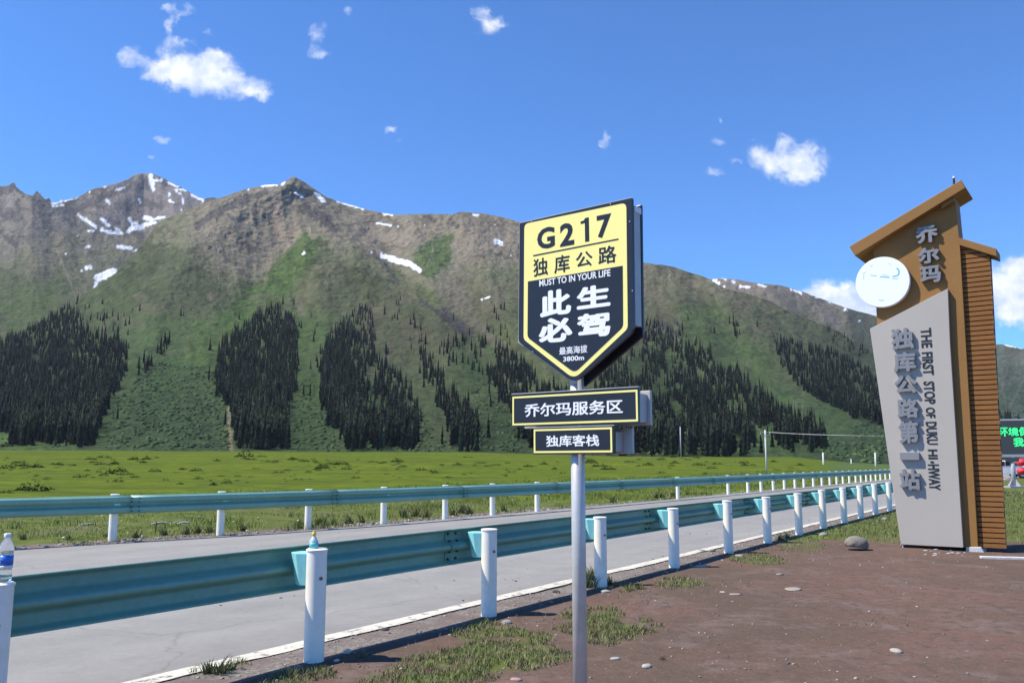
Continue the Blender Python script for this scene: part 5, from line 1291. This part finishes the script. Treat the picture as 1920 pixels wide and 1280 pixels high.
for ch, x0, y0, x1, y1 in (('独', 1672, 613, 1712, 656), ('库', 1676, 658, 1716, 698), ('公', 1678, 702, 1718, 738), ('路', 1683, 746, 1721, 784), ('第', 1686, 788, 1721, 831), ('一', 1688, 848, 1723, 862), ('站', 1688, 879, 1724, 918)):
    letters('character', ch, MP, (x0, y1), (x1, y0), .148, .062, M['silver'], pn, bold=.045 if ch != '一' else .02)
# English line, reading downwards: word by word along the leaning column
words = [('THE', 614, 652), ('FIRST', 659, 703), ('STOP', 714, 757), ('OF', 763, 783), ('DUKU', 790, 833), ('HI', 842, 860), ('.', 864, 868), ('HWAY', 870, 918)]
for wd, ya, yb in words:
    xa = 1728 + (ya - 614) * .056; xb = 1743 + (yb - 614) * .056
    if wd == '.': xa += 2; xb -= 6
    letters('lettering', wd, MP, (xa, yb), (xb, ya), .091, .007, M['blacklet'], pn, bold=.022, rot=True)
M['conc'] = mat('white_concrete', (.55, .54, .52), rough=.85, noise=[(5, .12, 5), (40, .1, 4)], bump=[(30, .3, .01)])
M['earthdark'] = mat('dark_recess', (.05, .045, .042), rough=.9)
mpoly('plinth', [(1811, 1025), (1839, 1025), (1849, 1042), (1811, 1040)], .02, .35, M['conc'], bevel=.01)
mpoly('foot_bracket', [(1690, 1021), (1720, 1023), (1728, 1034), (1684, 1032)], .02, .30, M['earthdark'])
mpoly('foot_strut', [(1691, 1021), (1694, 1021), (1696, 1034), (1692, 1034)], .04, .02, M['conc'])
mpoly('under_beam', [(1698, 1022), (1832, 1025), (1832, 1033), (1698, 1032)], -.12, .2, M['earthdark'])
# pale rubble and scraps below the panel
for i in range(16):
    px = rnd.uniform(1735, 1808); p = gpt(px, rnd.uniform(1030, 1042)); r_ = rnd.uniform(.012, .035)
    o = rock_mesh('rubble', (p[0], p[1], r_ * .3), r_ * 1.4, r_, r_ * .5, i * 1.7, (.5, .48, .44), .3, 1); tag(o, 'pale piece of rubble lying under the foot of the monument', 'rubble', 'rubble under the monument')
p0 = gpt(1838, 1046); p1 = gpt(2100, 1053)
mb = MB(); d = (p1 - p0); L_ = np.linalg.norm(d); d /= L_; mb.box((p0 + p1) / 2 + [0, 0, .0], d, np.cross([0, 0, 1], d), (0, 0, 1), L_ / 2, .05, .03)
tag(mb.build('kerb', M['conc'], bevel=.008), 'low white concrete kerb on the dirt at right of the monument', 'kerb')

# ------------------------------------------------------------------ LED board behind the monument
M['led'] = mat('led_green', (.02, .3, .08), rough=.5, emit=((.03, .85, .24), 1.0)); M['screen'] = mat('dark_screen', (.055, .060, .058), rough=.45); M['grey'] = mat('grey_steel', (.36, .36, .38), rough=.5)
lp = gpt(1902, 914); LPn = Plane((lp[0], lp[1], 0), R(20))
led = thing('led_board', (lp[0], lp[1], 0), 'dark electronic display board with green characters on a grey post behind the monument', 'display board')
mb = MB(); mb.prism(LPn.poly([(1850, 786), (2010, 783), (2010, 856), (1850, 857)], .12), -LPn.n * .3); cab = mb.build('cabinet', M['grey'], led, bevel=.01)
mb = MB(); mb.prism(LPn.poly([(1852, 789), (2008, 786), (2008, 850), (1852, 851)], .13), -LPn.n * .012); mb.build('screen', M['screen'], cab)
for ch, x0, y0, x1, y1 in (('环', 1873, 801, 1889, 818), ('境', 1891, 801, 1909, 817), ('保', 1911, 800, 1928, 817), ('护', 1930, 800, 1947, 817), ('我', 1901, 820, 1919, 837), ('们', 1921, 820, 1938, 837)):
    letters('lettering', ch, LPn, (x0, y1), (x1, y0), .14, .008, M['led'], cab, bold=.03)
mb = MB(); q = lp; mb.tube((q[0], q[1], -.1), (q[0], q[1], LPn.sz(1902, 857, 0)[1] + .1), .125, .115, 20); mb.build('support_post', M['grey'], led, smooth=True)
mb = MB(); zt_ = LPn.sz(1902, 857, 0)[1]; mb.box((q[0], q[1], zt_ - .12), LPn.t, LPn.n, (0, 0, 1), .30, .14, .11)
mb.build('mount_head', M['screen'], led)
mb = MB(); mb.box((q[0], q[1], .03), (1, 0, 0), (0, 1, 0), (0, 0, 1), .5, .5, .06)
for a in range(4):
    t = a * math.pi / 2 + .4; u = np.array([math.cos(t), math.sin(t), 0]); w = np.array([-u[1], u[0], 0]) * .012
    b0 = np.array([q[0], q[1], .09]) + u * .11; mb.prism([b0 - w, b0 + u * .28 - w, b0 + [0, 0, .38] - w], w * 2)
mb.build('base_plate', M['grey'], led)

# ------------------------------------------------------------------ parked white car far behind
M['carw'] = mat('white_car_paint', (.80, .81, .82), rough=.25, coat=.4); M['glass'] = mat('car_glass', (.02, .025, .03), rough=.08, spec=.8); M['tyre'] = mat('tyre_rubber', (.02, .02, .02), rough=.8); M['rim'] = mat('wheel_rim', (.45, .46, .48), rough=.35, metal=.7); M['red'] = mat('red_cloth', (.65, .03, .05), rough=.6, noise=[(3, .2, 4)]); M['tail'] = mat('red_lamp', (.4, .02, .02), rough=.3)
cp_ = gpt(1878, 896); car = thing('parked_car', (cp_[0], cp_[1], 0), 'white parked car seen beyond the monument under the display board', 'car')
def cbox(x, z, y): return np.array([cp_[0] + x * .99 + y * .1, cp_[1] - x * .1 + y * .99, z])
prof = [(-2.2, .35), (-2.25, .75), (-2.1, .95), (-1.35, 1.02), (-.75, 1.45), (.75, 1.50), (1.45, 1.05), (2.15, .92), (2.25, .6), (2.2, .35)]
def loft(prof_, ys, ins):
    V = []; F = []; n = len(prof_)
    for y, k in zip(ys, ins): V += [cbox(x * (1 - k * .03), z if z < 1.03 else z - k * .04, y) for x, z in prof_]
    for j in range(len(ys) - 1): F += [(j * n + i, (j + 1) * n + i, (j + 1) * n + (i + 1) % n, j * n + (i + 1) % n) for i in range(n)]
    F += [tuple(range(n)), tuple(range(len(ys) * n - 1, (len(ys) - 1) * n - 1, -1))]; return V, F
V_, F_ = loft(prof, [-.85, -.78, .78, .85], [1, 0, 0, 1]); bo = mk('body', V_, F_, M['carw'], car); b_ = bo.modifiers.new('bevel', 'BEVEL'); b_.width = .06; b_.segments = 2; b_.limit_method = 'ANGLE'
for sgn in (-1, 1):
    for pts in ([(-1.2, 1.04), (-.7, 1.40), (-.05, 1.42), (-.05, 1.04)], [(.03, 1.04), (.03, 1.42), (.68, 1.43), (1.25, 1.06)]):
        mb = MB(); mb.prism([cbox(x, z, sgn * .855) for x, z in pts], np.array([0, sgn * .012, 0])); mb.build('side_window', M['glass'], car)
    for x in (-1.4, 1.35):
        mb = MB(); mb.tube(cbox(x, .32, sgn * .66), cbox(x, .32, sgn * .87), .32, .32, 20); wh = mb.build('wheel', M['tyre'], car); mb = MB(); mb.tube(cbox(x, .32, sgn * .865), cbox(x, .32, sgn * .885), .20, .17, 14); mb.build('rim', M['rim'], wh)
    mb = MB(); mb.box(cbox(-2.2, .82, sgn * .6), (1, 0, 0), (0, 1, 0), (0, 0, 1), .05, .15, .07); mb.build('headlight', M['rim'], car)
    mb = MB(); mb.box(cbox(2.2, .84, sgn * .6), (1, 0, 0), (0, 1, 0), (0, 0, 1), .05, .15, .07); mb.build('tail_lamp', M['tail'], car)
mb = MB(); mb.prism([cbox(-1.33, 1.035, -.68), cbox(-.80, 1.42, -.62), cbox(-.80, 1.42, .62), cbox(-1.33, 1.035, .68)], np.array([-.03, 0, .02])); mb.build('windscreen', M['glass'], car)
# pair of red lanterns hanging on a stand beside the car
lq = gpt(1917, 897); lt = thing('red_lantern', (lq[0], lq[1], 0), 'pair of red round lanterns hanging on a stand at the right frame edge', 'lantern')
mb = MB(); mb.tube((lq[0] + .3, lq[1], 0), (lq[0] + .3, lq[1], 1.75), .03, .03, 8); mb.tube((lq[0] + .3, lq[1], 1.7), (lq[0], lq[1], 1.7), .02, .02, 8); mb.build('stand', M['grey'], lt)
for zc_ in (1.32, .62):
    mb = MB(); mb.lathe((lq[0], lq[1], zc_), [(.08, -.30), (.22, -.26), (.36, -.12), (.40, 0), (.36, .12), (.22, .26), (.08, .30)], 14); mb.build('lantern_shade', M['red'], lt, smooth=True)

# ------------------------------------------------------------------ poles and power line
def upole(px, pyb, pyt, Y, r_, lab, cross=True, m='conc'):
    b = dpt(px, pyb, Y); t = dpt(px, pyt, Y); zb_ = min(b[2], float(ground_z(np.array(b[0]), np.array(b[1])))) - .3
    o = thing('utility_pole', (b[0], b[1], zb_), lab, 'pole')
    mb = MB(); mb.tube((b[0], b[1], zb_), (b[0], b[1], t[2]), r_ * 1.15, r_ * .8, 12); mb.build('shaft', M[m], o, smooth=True)
    if cross:
        mb = MB(); mb.box((b[0], b[1], t[2] - .5), (.9, .43, 0), (-.43, .9, 0), (0, 0, 1), .6, .035, .035)
        for k in (-.65, .65, 0): mb.tube((b[0] + .9 * k, b[1] + .43 * k, t[2] - .45), (b[0] + .9 * k, b[1] + .43 * k, t[2] - .2), .05, .03, 8)
        mb.build('crossarm', M['grey'], o)
    return (b[0], b[1], t[2])
M['polew'] = mat('pale_pole', (.62, .60, .56), rough=.8)
t0 = upole(1438, 893, 806, 95, .10, 'tall pale utility pole carrying the power line behind the far guardrail', True, 'polew')
t1 = upole(1545, 887, 848, 190, .2, 'pale distant pole right of the tall power line pole', False, 'polew')
t2 = upole(1597, 882, 860, 260, .2, 'small distant pole between two taller pale poles', False, 'conc')
t3 = upole(1643, 886, 848, 190, .2, 'pale distant pole just left of the monument', False, 'polew')
t4 = upole(1277, 858, 800, 470, .35, 'grey bare pole in front of the dark forest edge', False, 'grey')
te = dpt(1990, 806, 70)
for k, off in enumerate((-.6, 0, .6)):
    a_ = np.array([t0[0] + .9 * off, t0[1] + .43 * off, t0[2] - .2]); b_ = te + np.array([off, 0, 0])
    mb = MB(); pts = [a_ + (b_ - a_) * t - np.array([0, 0, 1]) * .45 * 4 * t * (1 - t) for t in np.linspace(0, 1, 21)]
    for q0, q1 in zip(pts[:-1], pts[1:]): mb.tube(q0, q1, 0.010, 0.010, 5, cap=False)
    M.setdefault('wire', mat('pale_wire', (.45, .45, .42), rough=.6))
    tag(mb.build('power_line', M['wire']), ['nearest of the three thin pale power lines from the tall pole', 'middle of the three thin pale power lines from the tall pole', 'farthest of the three thin pale power lines from the tall pole'][k], 'cable', 'power lines running right from the tall pole')
b = dpt(1990, 900, 70)
tag(MB().tube((te[0], te[1], -.2), (te[0], te[1], te[2] + .1), .15, .11, 12).build('utility_pole', M['polew'], smooth=True), 'utility pole outside the frame holding the far end of the power line', 'pole')

# ------------------------------------------------------------------ the air over the valley
hz = bpy.data.materials.new('haze'); hz.use_nodes = True; t = hz.node_tree; t.nodes.clear()
pv = t.nodes.new('ShaderNodeVolumePrincipled'); pv.inputs['Color'].default_value = (.80, .88, 1, 1); pv.inputs['Density'].default_value = 0.000026; pv.inputs['Anisotropy'].default_value = 0.0
ou = t.nodes.new('ShaderNodeOutputMaterial'); t.links.new(pv.outputs[0], ou.inputs['Volume'])
mb = MB(); mb.box((0, 2900, 790), (1, 0, 0), (0, 1, 0), (0, 0, 1), 6000, 3300, 830)
tag(mb.build('haze', hz), 'thin pale mountain haze filling the valley air', 'haze', kind='stuff')
